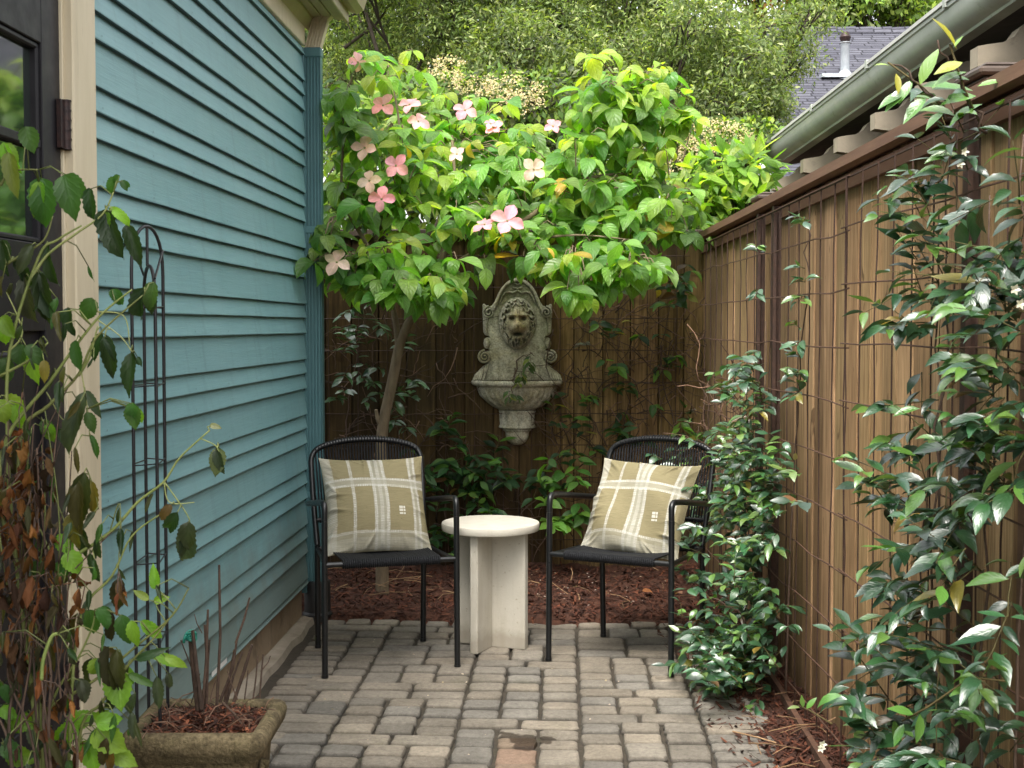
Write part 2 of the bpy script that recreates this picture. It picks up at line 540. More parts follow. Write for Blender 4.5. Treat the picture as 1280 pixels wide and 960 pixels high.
def mat_stone(name, a, b, moss, dark, bd=.004):
    m, nt, out = new_mat(name); g = NT(nt)
    vo = g.coord('Object')
    f = g.noise(vo, 9, 7, 0.7)
    c = g.mix(g.ramp(f, [(0.3, 0.0), (0.7, 1.0)]), a, b)
    st = g.noise(g.coord('Object', (12, 12, 1.6)), 2.4, 5, 0.65)
    c = g.mix(g.ramp(st, [(0.5, 0.0), (0.72, 0.75)]), c, dark)
    d = g.noise(vo, 5, 6, 0.7, 0.4)
    c = g.mix(g.ramp(d, [(0.48, 0.0), (0.72, 0.8)]), c, moss)
    sp = g.noise(vo, 120, 3, 0.6)
    c = g.mix(1.0, c, g.ramp(sp, [(0.3, 0.62), (0.7, 1.3)]), 'MULTIPLY')
    c = g.mix(1.0, c, g.ramp(g.noise(vo, 32, 5, .8), [(0.3, 0.6), (0.68, 1.25)]), 'MULTIPLY')
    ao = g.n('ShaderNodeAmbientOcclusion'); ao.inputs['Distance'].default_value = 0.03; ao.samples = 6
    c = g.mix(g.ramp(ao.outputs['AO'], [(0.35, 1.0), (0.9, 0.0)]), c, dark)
    c = g.mix(1.0, c, g.attr('Col').outputs['Color'], 'MULTIPLY')
    h = g.math('ADD', g.noise(vo, 60, 6, 0.7), g.math('MULTIPLY', g.noise(vo, 180, 3), 0.5))
    g.link(g.bsdf(c, 0.9, g.bump(h, 0.7, bd), 0, 0.2), out.inputs['Surface'])
    return m
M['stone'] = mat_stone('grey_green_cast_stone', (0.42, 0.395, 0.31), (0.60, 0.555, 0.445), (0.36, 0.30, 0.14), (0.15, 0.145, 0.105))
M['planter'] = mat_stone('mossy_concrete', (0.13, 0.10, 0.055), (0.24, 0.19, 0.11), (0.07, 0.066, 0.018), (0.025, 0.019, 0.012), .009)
M['black_wire'] = mat_simple('black_wire', (0.008, 0.008, 0.01), (0.014, 0.014, 0.016), 30, 0.45, 0.1, 100)
M['bark'] = mat_simple('grey_brown_bark', (0.10, 0.07, 0.042), (0.20, 0.155, 0.095), 30, 0.9, 0.8, 110, 0.006, (1, 1, 0.3), dirt=((0.09, 0.10, 0.05), 9, 0.58))
M['bark_dark'] = mat_simple('dark_bark', (0.03, 0.022, 0.016), (0.065, 0.05, 0.034), 20, 0.9, 0.7, 90, 0.005)
M['twig'] = mat_simple('brown_twig', (0.06, 0.036, 0.024), (0.13, 0.08, 0.055), 40, 0.85, 0.4, 120, 0.002, usecol=True)
M['stem_green'] = mat_simple('green_stem', (0.13, 0.17, 0.04), (0.22, 0.24, 0.075), 20, 0.55, 0.3, 120, 0.002, usecol=True)
M['leaf_dog'] = mat_leaf('dogwood_leaf', 0.38, 0.44, 0.55, 0.55, 6.0, 1.15, bumpy=0.9)
M['leaf_vine'] = mat_leaf('jasmine_leaf', 0.3, 0.14, 0.25, 0.9, 6.0, bumpy=0.2, coat=0.5)
M['leaf_shrub'] = mat_leaf('shrub_leaf', 0.45, 0.4, 0.35, 0.4, 5.0)
M['leaf_far'] = mat_leaf('distant_leaf', 0.5, 0.4, 0.0, 0.35, 1.0, bumpy=0.0)
M['leaf_dry'] = mat_leaf('dry_leaf', 0.8, 0.3, 0.25, 0.2, 5.0, 0.55)
M['petal'] = mat_leaf('pink_bract', 0.55, 0.35, 0.22, 0.3, 3.0, 0.75)
M['cushion'] = None
M['gutter'] = mat_simple('grey_green_gutter', (0.30, 0.325, 0.29), (0.40, 0.42, 0.385), 4, 0.4, 0.2, 50, dirt=((0.20, 0.21, 0.16), 12, 0.6))
M['gutter_top'] = mat_simple('pale_gutter_lip', (0.42, 0.42, 0.40), (0.55, 0.55, 0.52), 6, 0.5, 0.1, 50)
M['rafter'] = mat_simple('cream_rafter_paint', (0.20, 0.17, 0.125), (0.32, 0.27, 0.20), 5, 0.8, 0.3, 50, dirt=((0.12, 0.10, 0.07), 7, 0.55))
M['darkwood'] = mat_simple('dark_soffit', (0.03, 0.025, 0.02), (0.06, 0.048, 0.038), 6, 0.85, 0.3, 40)
M['brick'] = mat_simple('red_brown_clapboard', (0.09, 0.04, 0.026), (0.15, 0.07, 0.045), 6, 0.85, 0.3, 40)
M['white'] = mat_simple('white_paint', (0.62, 0.62, 0.60), (0.72, 0.72, 0.70), 6, 0.6, 0.1, 50)
M['cream'] = mat_simple('cream_thread', (0.45, 0.43, 0.36), (0.52, 0.50, 0.43), 60, 0.9, 0.3, 300)
M['steel'] = mat_simple('galvanised_steel', (0.35, 0.38, 0.42), (0.5, 0.53, 0.56), 10, 0.45, 0.1, 50, metal=0.4)
M['plastic'] = mat_simple('black_plastic', (0.012, 0.012, 0.012), (0.02, 0.02, 0.02), 10, 0.5, 0.1, 50)
M['tape'] = mat_simple('green_tie', (0.01, 0.17, 0.12), (0.02, 0.22, 0.16), 10, 0.5, 0.1, 50)
M['straw'] = mat_simple('dry_debris', (0.17, 0.10, 0.055), (0.33, 0.22, 0.13), 40, 0.9, 0.3, 80, usecol=True)


def mat_shingle():
    m, nt, out = new_mat('slate_grey_shingle'); g = NT(nt)
    v = g.coord('Object')
    br = g.n('ShaderNodeTexBrick')
    br.inputs['Scale'].default_value = 1.0
    br.inputs['Brick Width'].default_value = 0.30; br.inputs['Row Height'].default_value = 0.085
    br.inputs['Mortar Size'].default_value = 0.012; br.inputs['Mortar Smooth'].default_value = 0.4
    br.inputs['Color1'].default_value = (0.05, 0.05, 0.066, 1); br.inputs['Color2'].default_value = (0.088, 0.088, 0.108, 1)
    br.inputs['Mortar'].default_value = (0.02, 0.02, 0.026, 1)
    br.offset = 0.37; br.squash_frequency = 3; br.squash = 0.8
    g.link(v, br.inputs['Vector'])
    c = g.mix(1.0, br.outputs['Color'], g.ramp(g.noise(v, 6, 6, 0.8), [(0.3, 0.8), (0.7, 1.2)]), 'MULTIPLY')
    g.link(g.bsdf(c, 0.85, g.bump(br.outputs['Fac'], 0.8, -0.01), 0, 0.3), out.inputs['Surface'])
    return m
M['shingle'] = mat_shingle()

# ------------------------------------------------------------------ house frame
TH = 0.0564
H0 = Vector((-0.845, 5.96, 0))
def hw(x, y, z=0.0):
    """house coordinates (x out of the wall, y along it away from the camera) to world"""
    return Vector((H0.x + x * math.cos(TH) + y * math.sin(TH), H0.y - x * math.sin(TH) + y * math.cos(TH), z))
WETP = (0.10, 4.20, 0.0)
M['paver'] = mat_paver()

# ================================================================== GROUND
def ground_sheet():
    xs = np.concatenate([np.linspace(-300, -4, 12), np.linspace(-3, 3, 13), np.linspace(4, 300, 12)])
    ys = np.concatenate([np.linspace(-300, -2, 12), np.linspace(-1, 9, 16), np.linspace(10, 400, 14)])
    X, Y = np.meshgrid(xs, ys)
    V = np.column_stack([X.ravel(), Y.ravel(), np.full(X.size, -0.06)])
    nx = len(xs)
    F = [(j * nx + i, j * nx + i + 1, (j + 1) * nx + i + 1, (j + 1) * nx + i) for j in range(len(ys) - 1) for i in range(nx - 1)]
    o = raw_mesh('ground', V, F, M['soil'], col=np.ones((len(V), 3)))
    tag(o, kind='structure')
ground_sheet()


def patio():
    P = MB()
    mod = 0.0680; md = 0.0535
    r = random.Random(5)
    def tone():
        k = r.random()
        base = r.choice([(0.235, 0.205, 0.165), (0.25, 0.215, 0.17), (0.225, 0.20, 0.165), (0.205, 0.187, 0.16), (0.265, 0.227, 0.178)])
        s = r.uniform(0.84, 1.14)
        return tuple(c * s for c in base)
    def stone(x0, x1, y0, y1):
        g = 0.0035
        x0 += g; x1 -= g; y0 += g + .0016; y1 -= g + .0016
        w = hw((x0 + x1) / 2, (y0 + y1) / 2)
        if w.x > 0.90 + 0.03 * math.sin(w.y * 9) or w.y < -1.2: return
        col = tone()
        if 3.9 < w.y < 4.35 and -0.02 < w.x < 0.2 and r.random() < 0.8:
            col = (0.25 * r.uniform(.9, 1.1), 0.180, 0.130)
        dz = r.uniform(-0.004, 0.003)
        tx = r.uniform(-0.015, 0.015); ty = r.uniform(-0.015, 0.015)
        ch = r.uniform(0.010, 0.020); b = r.uniform(0.008, 0.013)
        cx, cy = (x0 + x1) / 2, (y0 + y1) / 2
        def ring(ins, z):
            out = []
            X0, X1, Y0, Y1 = x0 + ins, x1 - ins, y0 + ins, y1 - ins
            for (px, py) in ((X0 + ch, Y0), ((X0 + X1) / 2, Y0), (X1 - ch, Y0), (X1 - ch * .3, Y0 + ch * .3), (X1, Y0 + ch), (X1, (Y0 + Y1) / 2), (X1, Y1 - ch), (X1 - ch * .3, Y1 - ch * .3), (X1 - ch, Y1),
                             ((X0 + X1) / 2, Y1), (X0 + ch, Y1), (X0 + ch * .3, Y1 - ch * .3), (X0, Y1 - ch), (X0, (Y0 + Y1) / 2), (X0, Y0 + ch), (X0 + ch * .3, Y0 + ch * .3)):
                out.append((px, py, z))
            return out
        rot = r.gauss(0, .012); ox, oy = r.gauss(0, .0016), r.gauss(0, .0016)
        jit = [(r.uniform(-.0030, .0030) + ox, r.uniform(-.0030, .0030) + oy) for _ in range(16)]
        dz += .006 * math.sin(w.x * 5 + 1) * math.sin(w.y * 4) 
        vs = []
        for ins, z in ((b + 0.004, 0.0), (b * 0.45, -0.0026), (0, -0.013), (0, -0.045)):
            for (q, j) in zip(ring(ins, z), jit):
                zz = q[2] + dz + (q[0] - cx) * tx + (q[1] - cy) * ty
                p = hw(q[0] + j[0] - (q[1] - cy) * rot, q[1] + j[1] + (q[0] - cx) * rot, zz)
                vs.append(p)
        fs = [tuple(range(16))]
        for k in range(3):
            fs += [(k * 16 + i, k * 16 + 16 + i, k * 16 + 16 + (i + 1) % 16, k * 16 + (i + 1) % 16) for i in range(16)]
        if (x0 + x1) / 2 < x_lim[0]: return
        P.add(vs, fs, col)
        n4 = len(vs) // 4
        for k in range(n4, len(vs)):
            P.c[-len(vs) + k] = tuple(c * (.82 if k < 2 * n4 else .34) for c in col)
    x_l = 0.28
    x_lim = [0]
    # left border against the concrete strip, laid lengthwise
    y = -0.115
    while y > -6.6:
        d = r.choice([0.07, 0.085, 0.1]); stone(0.095, x_l, y - d, y); y -= d
    # back border
    x = 0.095
    while x < 1.9:
        w = r.uniform(0.1, 0.135); stone(x, x + w, -0.112, 0.0); x += w
    # field
    x_lim[0] = x_l
    for band in range(-1, 3):
        bx = x_l + 2 * mod + band * 6 * mod
        y = -0.116 - r.choice([0, 1, 2]) * 0.0
        first = True
        while y > -6.6:
            k = r.random()
            if first: h = r.choice([2, 3]); 
            if first or k < 0.46:
                if first and h == 3:
                    for c in range(3): stone(bx + c * 2 * mod, bx + (c + 1) * 2 * mod, y - 3 * md, y)
                    y -= 3 * md
                else:
                    sp = r.choice([3, 3, 3])
                    stone(bx, bx + sp * mod, y - 2 * md, y); stone(bx + sp * mod, bx + 6 * mod, y - 2 * md, y); y -= 2 * md
                first = False
            else:
                kind = r.choice([5, 5, 6, 4, 4])
                for c in range(3):
                    if kind == 6: seq = r.choice([[2, 2, 2], [3, 3]])
                    elif kind == 5: seq = r.choice([[2, 3], [3, 2]])
                    else: seq = [2, 2]
                    yy = y
                    for q in seq:
                        stone(bx + c * 2 * mod, bx + (c + 1) * 2 * mod, yy - q * md, yy); yy -= q * md
                y -= kind * md
    # right border
    x_lim[0] = 0
    xr = x_l + 20 * mod
    y = -0.116
    while y > -6.6:
        d = r.choice([0.075, 0.09, 0.1]); stone(xr, xr + r.choice([0.2, 0.24]), y - d, y)
        y -= d
    tag(P.build('patio', M['paver']), kind='structure')
    J = MB()
    J.add([hw(0.0, 0.02, -0.015), hw(1.95, 0.02, -0.015), hw(1.95, -7.2, -0.015), hw(0.0, -7.2, -0.015)], [(0, 1, 2, 3)])
    tag(J.build('joint_sand', M['sand']), kind='structure')
    K = MB()
    n = 60
    for i in range(n):
        y0 = -7 + 7.0 * i / n; y1 = -7 + 7.0 * (i + 1) / n
        w0 = 0.058 + 0.008 * math.sin(i * 1.7) + r.uniform(-.006, .006)
        if i == 0: pw = w0
        K.add([hw(-0.02, y0, 0.018), hw(pw - .012, y0, 0.012), hw(pw, y0, -0.03), hw(-0.02, y1, 0.018), hw(w0 - .012, y1, 0.012), hw(w0, y1, -0.03)],
              [(0, 1, 4, 3), (1, 2, 5, 4)])
        pw = w0
    tag(K.build('concrete_strip', M['kerb'], smooth=0.8), kind='structure')
patio()


def shreds(mb_pos, n, size, colors, r):
    """short flat shreds of bark; returns V,F,C"""
    V = []; F = []; C = []
    for i in range(n):
        p = mb_pos()
        L = r.uniform(*size); w = L * r.uniform(0.12, 0.3)
        a = r.uniform(0, 2 * PI); el = r.gauss(0, 0.35)
        d = Vector((math.cos(a) * math.cos(el), math.sin(a) * math.cos(el), math.sin(el)))
        s = Vector((-math.sin(a), math.cos(a), r.gauss(0, .4))).normalized()
        b = len(V)
        c = r.choice(colors); k = r.uniform(0.6, 1.4)
        for q in (p - d * L / 2 - s * w / 2, p + d * L / 2 - s * w * .3, p + d * L / 2 + s * w * .3, p - d * L / 2 + s * w / 2):
            V.append(tuple(q)); C.append(tuple(x * k for x in c))
        F.append((b, b + 1, b + 2, b + 3))
    return V, F, C


def mulch_h(x, y):
    return 0.012 * math.sin(x * 7 + 1.3 * math.sin(y * 5)) + 0.010 * math.sin(y * 13 + x * 4) + 0.006 * math.sin(x * 31) * math.sin(y * 29)


def mulch():
    r = random.Random(3)
    # back bed
    V = []; C = []
    nx, ny = 110, 60
    x0, x1, y0, y1 = -1.25, 1.14, 5.80, 7.02
    def back_h(x, y):
        t = (y - y0) / (y1 - y0)
        edge = 5.955 - (x + 0.845) * 0.0564 - 0.02 + 0.012 * math.sin(x * 17) + 0.008 * math.sin(x * 41)
        return -0.045 + min(1, max(0, (y - edge + 0.03) / 0.07)) * 0.06 + t * 0.05 + mulch_h(x, y)
    def strip_h(x, y):
        edge = 0.885 + 0.025 * math.sin(y * 6) + 0.015 * math.sin(y * 17)
        return -0.045 + min(1, max(0, (x - edge + 0.02) / 0.06)) * 0.055 + mulch_h(x, y) * 0.7
    F = []
    for j in range(ny + 1):
        for i in range(nx + 1):
            x = x0 + (x1 - x0) * i / nx; y = y0 + (y1 - y0) * j / ny
            V.append((x, y, back_h(x, y) + r.uniform(-.004, .004))); k = r.uniform(.8, 1.2); C.append((k, k, k))
    F += [(j * (nx + 1) + i, j * (nx + 1) + i + 1, (j + 1) * (nx + 1) + i + 1, (j + 1) * (nx + 1) + i) for j in range(ny) for i in range(nx)]
    cols = [(0.9, 0.8, 0.75), (1.3, 1.0, 0.9), (0.6, 0.55, 0.55), (1.7, 1.5, 1.3), (1.0, 0.9, 0.9)]
    def pb():
        x = r.uniform(-1.0, 1.1); y = r.uniform(5.86, 6.9)
        return Vector((x, y, back_h(x, y) + r.uniform(0.0, 0.012)))
    v, f, c = shreds(pb, 9000, (0.012, 0.05), cols, r)
    b = len(V); V += v; C += c; F += [tuple(i + b for i in q) for q in f]
    o = raw_mesh('mulch_bed', V, F, M['mulch'], col=np.array(C), smooth=False)
    tag(o, kind='structure')
    V = []; C = []; F = []
    nx, ny = 16, 150
    x0, x1, y0, y1 = 0.80, 1.14, 1.5, 5.86
    for j in range(ny + 1):
        for i in range(nx + 1):
            x = x0 + (x1 - x0) * i / nx; y = y0 + (y1 - y0) * j / ny
            V.append((x, y, strip_h(x, y) + r.uniform(-.004, .004))); k = r.uniform(.8, 1.2); C.append((k, k, k))
    F += [(j * (nx + 1) + i, j * (nx + 1) + i + 1, (j + 1) * (nx + 1) + i + 1, (j + 1) * (nx + 1) + i) for j in range(ny) for i in range(nx)]
    def ps():
        y = r.uniform(3.2, 5.86)
        x = r.uniform(0.86, 1.12) if r.random() < .93 else r.uniform(.72, .9)
        return Vector((x, y, max(strip_h(x, y), 0.0 if x < .89 else -1) + r.uniform(0.001, 0.012)))
    v, f, c = shreds(ps, 6000, (0.010, 0.05), cols, r)
    b = len(V); V += v; C += c; F += [tuple(i + b for i in q) for q in f]
    o = raw_mesh('mulch_strip', V, F, M['mulch'], col=np.array(C), smooth=False)
    tag(o, kind='structure')
    # fallen petals and bits
    L = Leaves()
    for i in range(130):
        if i < 90:
            x = r.uniform(-.5, .9); y = r.uniform(5.9, 6.7); z = back_h(x, y) + .02
            if r.random() < .5: x = r.uniform(.2, .75)
        else:
            x = r.uniform(-.6, .8); y = r.uniform(3.8, 5.8); z = .006
        a = r.uniform(0, 6.28); s = r.uniform(.006, .014)
        L.add((x, y, z), (math.cos(a), math.sin(a), 0.1), (r.gauss(0, .3), r.gauss(0, .3), 1), s, s * .8, .6, .2, r.choice([(.55, .46, .40), (.5, .4, .36), (.42, .34, .24)]))
    o = L.build('fallen_petals', M['leaf_dry'], T_SMALL)
    tag(o, kind='stuff')
    # dry straw stalks lying on the mulch
    T = MB()
    for i in range(90):
        if i < 45:
            x = r.uniform(-.75, -.1) if i < 25 else r.uniform(-.1, 1.0); y = r.uniform(5.95, 6.7); z = back_h(x, y) + .02
        else:
            x = r.uniform(.86, 1.1); y = r.uniform(3.7, 5.2); z = strip_h(x, y) + .02
        a = r.uniform(0, 6.28); l = r.uniform(.05, .2)
        e = Vector((math.cos(a), math.sin(a), r.uniform(-.05, .25))) * l
        p = Vector((x, y, z))
        k = r.uniform(.6, 1.3)
        T.tube([p, p + e * .5 + Vector((r.gauss(0, .01), r.gauss(0, .01), .008)), p + e], r.uniform(.0012, .0026), 4, col=(k, k * .95, k * .85))
    tag(T.build('dry_stalks', M['straw']), kind='stuff')
    for nm, px, py, lab, a, c in (('dead_leaf', 803, 739, 'orange dead leaf lying flat on the red mulch behind the right chair', 0.2, (.42, .17, .07)),
                                  ('dead_leaf', 853, 742, 'pale tan curled dead leaf on the mulch beside the back leg of the right chair', 2.2, (.36, .2, .13))):
        d = ray(px, py); t = (0.05 - CH) / d.z; p = C0 + d * t
        L = Leaves(); L.add((0, 0, 0), (math.cos(a), math.sin(a), .15), (0.1, -.5, 1), .062, .034, .9, .35, c, .05)
        o = L.build(nm, M['leaf_dry'], T_BIG); o.location = (p.x, p.y, p.z); tag(o, lab, 'leaf')
    # rusty edging strip
    E = MB()
    pts = [(1.045, 5.1), (1.03, 4.6), (1.005, 4.2), (.985, 3.8), (.965, 3.4)]
    for q, w in zip(pts[:-1], pts[1:]): E.bar((q[0], q[1], .012), (w[0], w[1], .012), .018, .07)
    tag(E.build('garden_edging', M['rust']), 'thin rust-brown edging strip half buried in the mulch along the right fence', 'edging')
mulch()


# ================================================================== HOUSE
def house():
    H = empty('house', (H0.x, H0.y, 0), -TH, 'blue-green clapboard house wall with cream trim and a black glazed door', 'house')
    near = -2.685   # where the boards meet the door casing
    # bevel siding
    zs = []
    z = 0.165; zs.append(z)
    pat = [0.1175, 0.0625, 0.068]
    base = 0.19
    zs.append(base)
    k = 0; z = base
    seq = [0.068, 0.0625, 0.1175]   # going up from 0.19 reading: wide first
    order = [0.1175, 0.068, 0.0625]
    z = base
    while z < 2.56:
        z += order[k % 3]; k += 1
        zs.append(min(z, 2.575))
    r = random.Random(2)
    for nm, ya, yb in (('siding', near, 0.0),):
        W = MB()
        ny = 14
        for a, b in zip(zs[:-1], zs[1:]):
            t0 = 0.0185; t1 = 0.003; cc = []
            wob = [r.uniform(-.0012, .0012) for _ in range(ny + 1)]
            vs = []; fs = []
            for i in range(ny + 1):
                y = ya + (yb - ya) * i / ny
                vs += [(0.0, y, a + wob[i] + .001), (t0 - .001 + wob[i] * .5, y, a + wob[i]), (t0 + wob[i] * .5, y, a + .001 + wob[i]), (t0 + .0002, y, a + .004 + wob[i]), (t1, y, b + 0.004)]; cc += [(.22, .22, .24)] * 2 + [(.8, .8, .8), (1, 1, 1), (.85, .85, .85)]  # lap undersides and edges coloured dark, painted shade for the shadow lines
            for i in range(ny):
                for q in range(4):
                    fs.append((i * 5 + q, i * 5 + q + 1, i * 5 + 6 + q, i * 5 + 5 + q))
            e = ny * 5
            fs += [(0, 4, 3, 2, 1), (e, e + 1, e + 2, e + 3, e + 4)]
            W.add(vs, fs)
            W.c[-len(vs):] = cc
        for (yj, k_) in ((-.86, 24), (-1.9, 21), (-.55, 12), (-1.35, 9), (-2.2, 6), (-1.1, 3), (-1.75, 15), (-.4, 17), (-2.35, 27)):
            a, b = zs[k_], zs[k_ + 1]
            W.add([(.0192, yj, a), (.0192, yj + .003, a), (.0036, yj + .003, b), (.0036, yj, b)], [(0, 1, 2, 3)], (.25, .25, .27))
        for a, b in zip(zs[:-1], zs[1:]):
            yn = ya + .08
            while yn < yb:
                if r.random() < .6:
                    h_ = a + .012; W.add([(.0190, yn, h_), (.0190, yn + .005, h_), (.0186, yn + .005, h_ + .005), (.0186, yn, h_ + .005)], [(0, 1, 2, 3)], (.55, .52, .5))
                yn += .406
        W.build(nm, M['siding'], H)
    core = MB(); core.box(-4.0, -0.001, near - 0.02, 0.0, 0.165, 2.72); core.box(-4.0, -0.08, -9.0, near - 0.02, 0.165, 2.72)
    core.build('wall', M['siding'], H)
    W2 = MB(); W2.box(-0.05, 0.0, -9.0, -3.98, 0.165, 2.575); W2.build('siding', M['siding'], H)
    cb = MB(); cb.box(-0.09, 0.012, 0.0005, 0.0205, 0.12, 2.575, .002); cb.build('corner_board', M['teal'], H)
    f = MB(); f.box(-3.5, -0.012, -9.0, -0.004, -0.06, 0.163); f.build('foundation', M['concrete'], H)
    fr = MB(); fr.box(0.0, 0.020, near, -0.002, 2.580, 2.712, .003); fr.build('frieze_board', M['beige'], H)
    # eave: bed mould, grooved soffit, fascia, gutter
    ev = MB()
    ev.prism([(0.0205, 2.66), (0.05, 2.700), (0.05, 2.7135), (0.0205, 2.7135)], -9, 0.10)
    for i in range(4):
        xa = 0.0 + i * 0.045
        ev.box(xa + .002, xa + 0.041, -9.0, 0.10, 2.714, 2.734, .003)
        ev.box(xa + 0.041, xa + 0.047, -9.0, 0.10, 2.730, 2.735)
    ev.box(-.2, 0.19, -9.0, 0.10, 2.7355, 2.75)
    ev.box(0.182, 0.200, -9.0, 0.10, 2.70, 2.86, .003)
    ev.build('soffit', M['eave'], H)
    gt = MB()
    gp = [(0.201, 2.86), (0.201, 2.755), (0.235, 2.745), (0.265, 2.76), (0.275, 2.79), (0.285, 2.82), (0.30, 2.835), (0.30, 2.86)]
    gt.prism(gp, -9.0, 0.12, 'y')
    gt.build('gutter', M['eave'], H)
    rf = MB(); rf.add([(0.22, -9.0, 2.862), (0.22, 0.14, 2.862), (-3.0, 0.14, 4.4), (-3.0, -9, 4.4), (0.22, -9.0, 2.885), (0.22, 0.14, 2.885), (-3.0, 0.14, 4.42), (-3.0, -9, 4.42)],
                      [(0, 1, 2, 3), (4, 7, 6, 5), (0, 4, 5, 1), (1, 5, 6, 2)]); rf.build('roof', M['shingle'], H)
    # end wall closing
    # downspout: fluted rectangular pipe at the corner
    def flute(x0, x1, y0, y1):
        p = []
        n = 5
        for i in range(n):
            xa = x0 + (x1 - x0) * i / n; xb = x0 + (x1 - x0) * (i + 1) / n
            d = (xb - xa)
            p += [(xa + d * .12, y0), (xa + d * .58, y0), (xa + d * .68, y0 + .007), (xb, y0 + .007)]
        p += [(x1, y0), (x1 + .002, y0 + .002), (x1 + .002, y1), (x0, y1)]
        return p
    ds = MB(); ds.prism(flute(0.008, 0.082, 0.022, 0.075), 0.16, 2.555, 'z')
    ds.box(0.004, 0.087, 0.018, 0.080, 2.535, 2.578, .004)
    for zz in (0.55, 1.75): ds.box(-0.01, 0.088, 0.0205, 0.081, zz, zz + .03, .002)
    d = ds.build('downspout', M['teal'], H)
    up = MB()
    A = flute(0.010, 0.080, 0.024, 0.073); n = len(A)
    vs = [(x, y, 2.575) for x, y in A] + [(x + .035, y, 2.70) for x, y in A] + [(x + 0.135, y - .0, 2.80) for x, y in A]
    fs = [(k * n + i, k * n + n + i, k * n + n + (i + 1) % n, k * n + (i + 1) % n) for k in range(2) for i in range(n)] + [tuple(range(n))]
    up.add(vs, fs); up.build('downspout_elbow', M['beige'], H)
    # concrete upstand / splash boot at the foot of the downspout
    bt = MB(); bt.lathe([(.0, .17), (.055, .17), (.06, .16), (.06, .03), (.07, .02), (.07, -.02)], 20, cx=.05, cy=.05); bt.build('drain_boot', M['plastic'], H, 0.6)
    # door casing, proud of the wall
    cs = MB()
    cs.box(-0.03, 0.032, near - 0.150, near + 0.0, 0.17, 2.62, .004)
    cs.box(-0.03, 0.032, -3.98, -3.832, 0.17, 2.62, .004)
    cs.box(-0.03, 0.032, -3.825, near - .155, 2.47, 2.62, .004)
    cs.build('door_casing', M['beige'], H)
    jb = MB(); jb.box(-0.10, 0.010, near - 0.160, near - 0.1505, 0.17, 2.47, .002); jb.box(-0.10, 0.010, -3.829, -3.82, 0.17, 2.47, .002)
    jb.build('door_jamb', M['beige'], H)
    sl = MB(); sl.box(-0.1, 0.05, -3.83, near - .155, 0.12, 0.168, .004); sl.build('door_sill', M['door'], H)
    # door: stiles, rails, muntins, panes, lower panels
    y1 = near - 0.163; y0 = y1 - 0.94
    x0, x1 = -0.040, 0.004
    D = MB()
    st = 0.105
    zt, zg1, zg0, zp1, zp0, zb = 2.44, 1.965, 1.515, 1.32, 0.45, 0.172
    D.box(x0, x1, y0, y0 + st, zb, zt, .002); D.box(x0, x1, y1 - st, y1, zb, zt, .002)
    for za, zb_ in ((zg1, zt), (zp1, zg0), (zb, zp0)): D.box(x0, x1 - .0005, y0 + st, y1 - st, za, zb_, .002)
    ym = (y0 + y1) / 2
    D.box(x0, x1 - .0006, ym - .05, ym + .05, zp0, zp1, .002)
    door = D.build('door', M['door'], H)
    # glazing: 3 across, 2 high
    ga, gb = y0 + st, y1 - st
    zmid = (zg0 + zg1) / 2 + .0
    mu = MB()
    mu.box(x0 + .004, x1 - .004, ga, gb, zmid - .011, zmid + .011, .003)
    for i in (1, 2):
        yy = ga + (gb - ga) * i / 3
        mu.box(x0 + .004, x1 - .0045, yy - .010, yy + .010, zg0, zg1, .003)
    for (a, b, c, d_) in ((ga, gb, zg1 - .014, zg1), (ga, gb, zg0, zg0 + .014), (ga, ga + .014, zg0, zg1), (gb - .014, gb, zg0, zg1)):
        mu.box(x0 + .006, x1 - .006, a, b, c, d_, .004)
    mu.build('muntin', M['door'], door)
    for i in range(3):
        for j in range(2):
            p = MB()
            a = ga + (gb - ga) * i / 3 + .012; b = ga + (gb - ga) * (i + 1) / 3 - .012
            za = zg0 + .013 if j == 0 else zmid + .012; zc = zmid - .012 if j == 0 else zg1 - .013
            p.box(x0 + .016, x0 + .022, a, b, za, zc); p.build('window_pane', M['glass'], door)
    for (a, b) in ((y0 + st, ym - .05), (ym + .05, y1 - st)):
        p = MB(); p.box(x0 + .004, x1 - .016, a + .001, b - .001, zp0 + .001, zp1 - .001)
        p.box(x0 + .004, x1 - .008, a + .045, b - .045, zp0 + .045, zp1 - .045, .006)
        p.build('door_panel', M['door'], door)
    for zz in (1.742, 0.42):
        hg = MB()
        hg.tube([(x1 + .012, y1 + .004, zz), (x1 + .012, y1 + .004, zz + .115)], .011, 12)
        for q in range(6): hg.tube([(x1 + .012, y1 + .004, zz + q * .0222), (x1 + .012, y1 + .004, zz + q * .0222 + .004)], .0125, 12)
        hg.box(x1 + .002, x1 + .012, y1 - .028, y1 + .032, zz + .002, zz + .113)
        hg.build('hinge', M['hinge'], door, 0.6)
    kn = MB(); kn.lathe([(0, .06), (.02, .058), (.028, .045), (.024, .03), (.01, .022), (.01, 0), (.03, -.001)], 20)
    kn.build('door_knob', M['hinge'], door, 0.8, Matrix.Translation((x1, y0 + .06, 1.1)) @ Matrix.Rotation(PI / 2, 4, 'Y'))
    return H
HOUSE = house()


# ================================================================== FENCES
def boards_mesh(mb, along0, along1, zt0, zt1, w, r, face, axis, thick=.018, z0=-0.03):
    a = along0
    while a < along1:
        ww = w * r.uniform(.93, 1.07); b = min(a + ww, along1)
        t = (a - along0) / (along1 - along0)
        zt = zt0 + (zt1 - zt0) * t
        off = r.uniform(-.004, .004); k = r.uniform(.68, 1.22); col = (k * r.uniform(.95, 1.05), k, k * r.uniform(.92, 1.04))
        g = r.uniform(.002, .0042)
        if axis == 'y': mb.box(face + off, face + off + thick, a + g, b - g, z0, zt, .002, col)
        else: mb.box(a + g, b - g, face + off, face + off + thick, z0, zt, .002, col)
        a = b


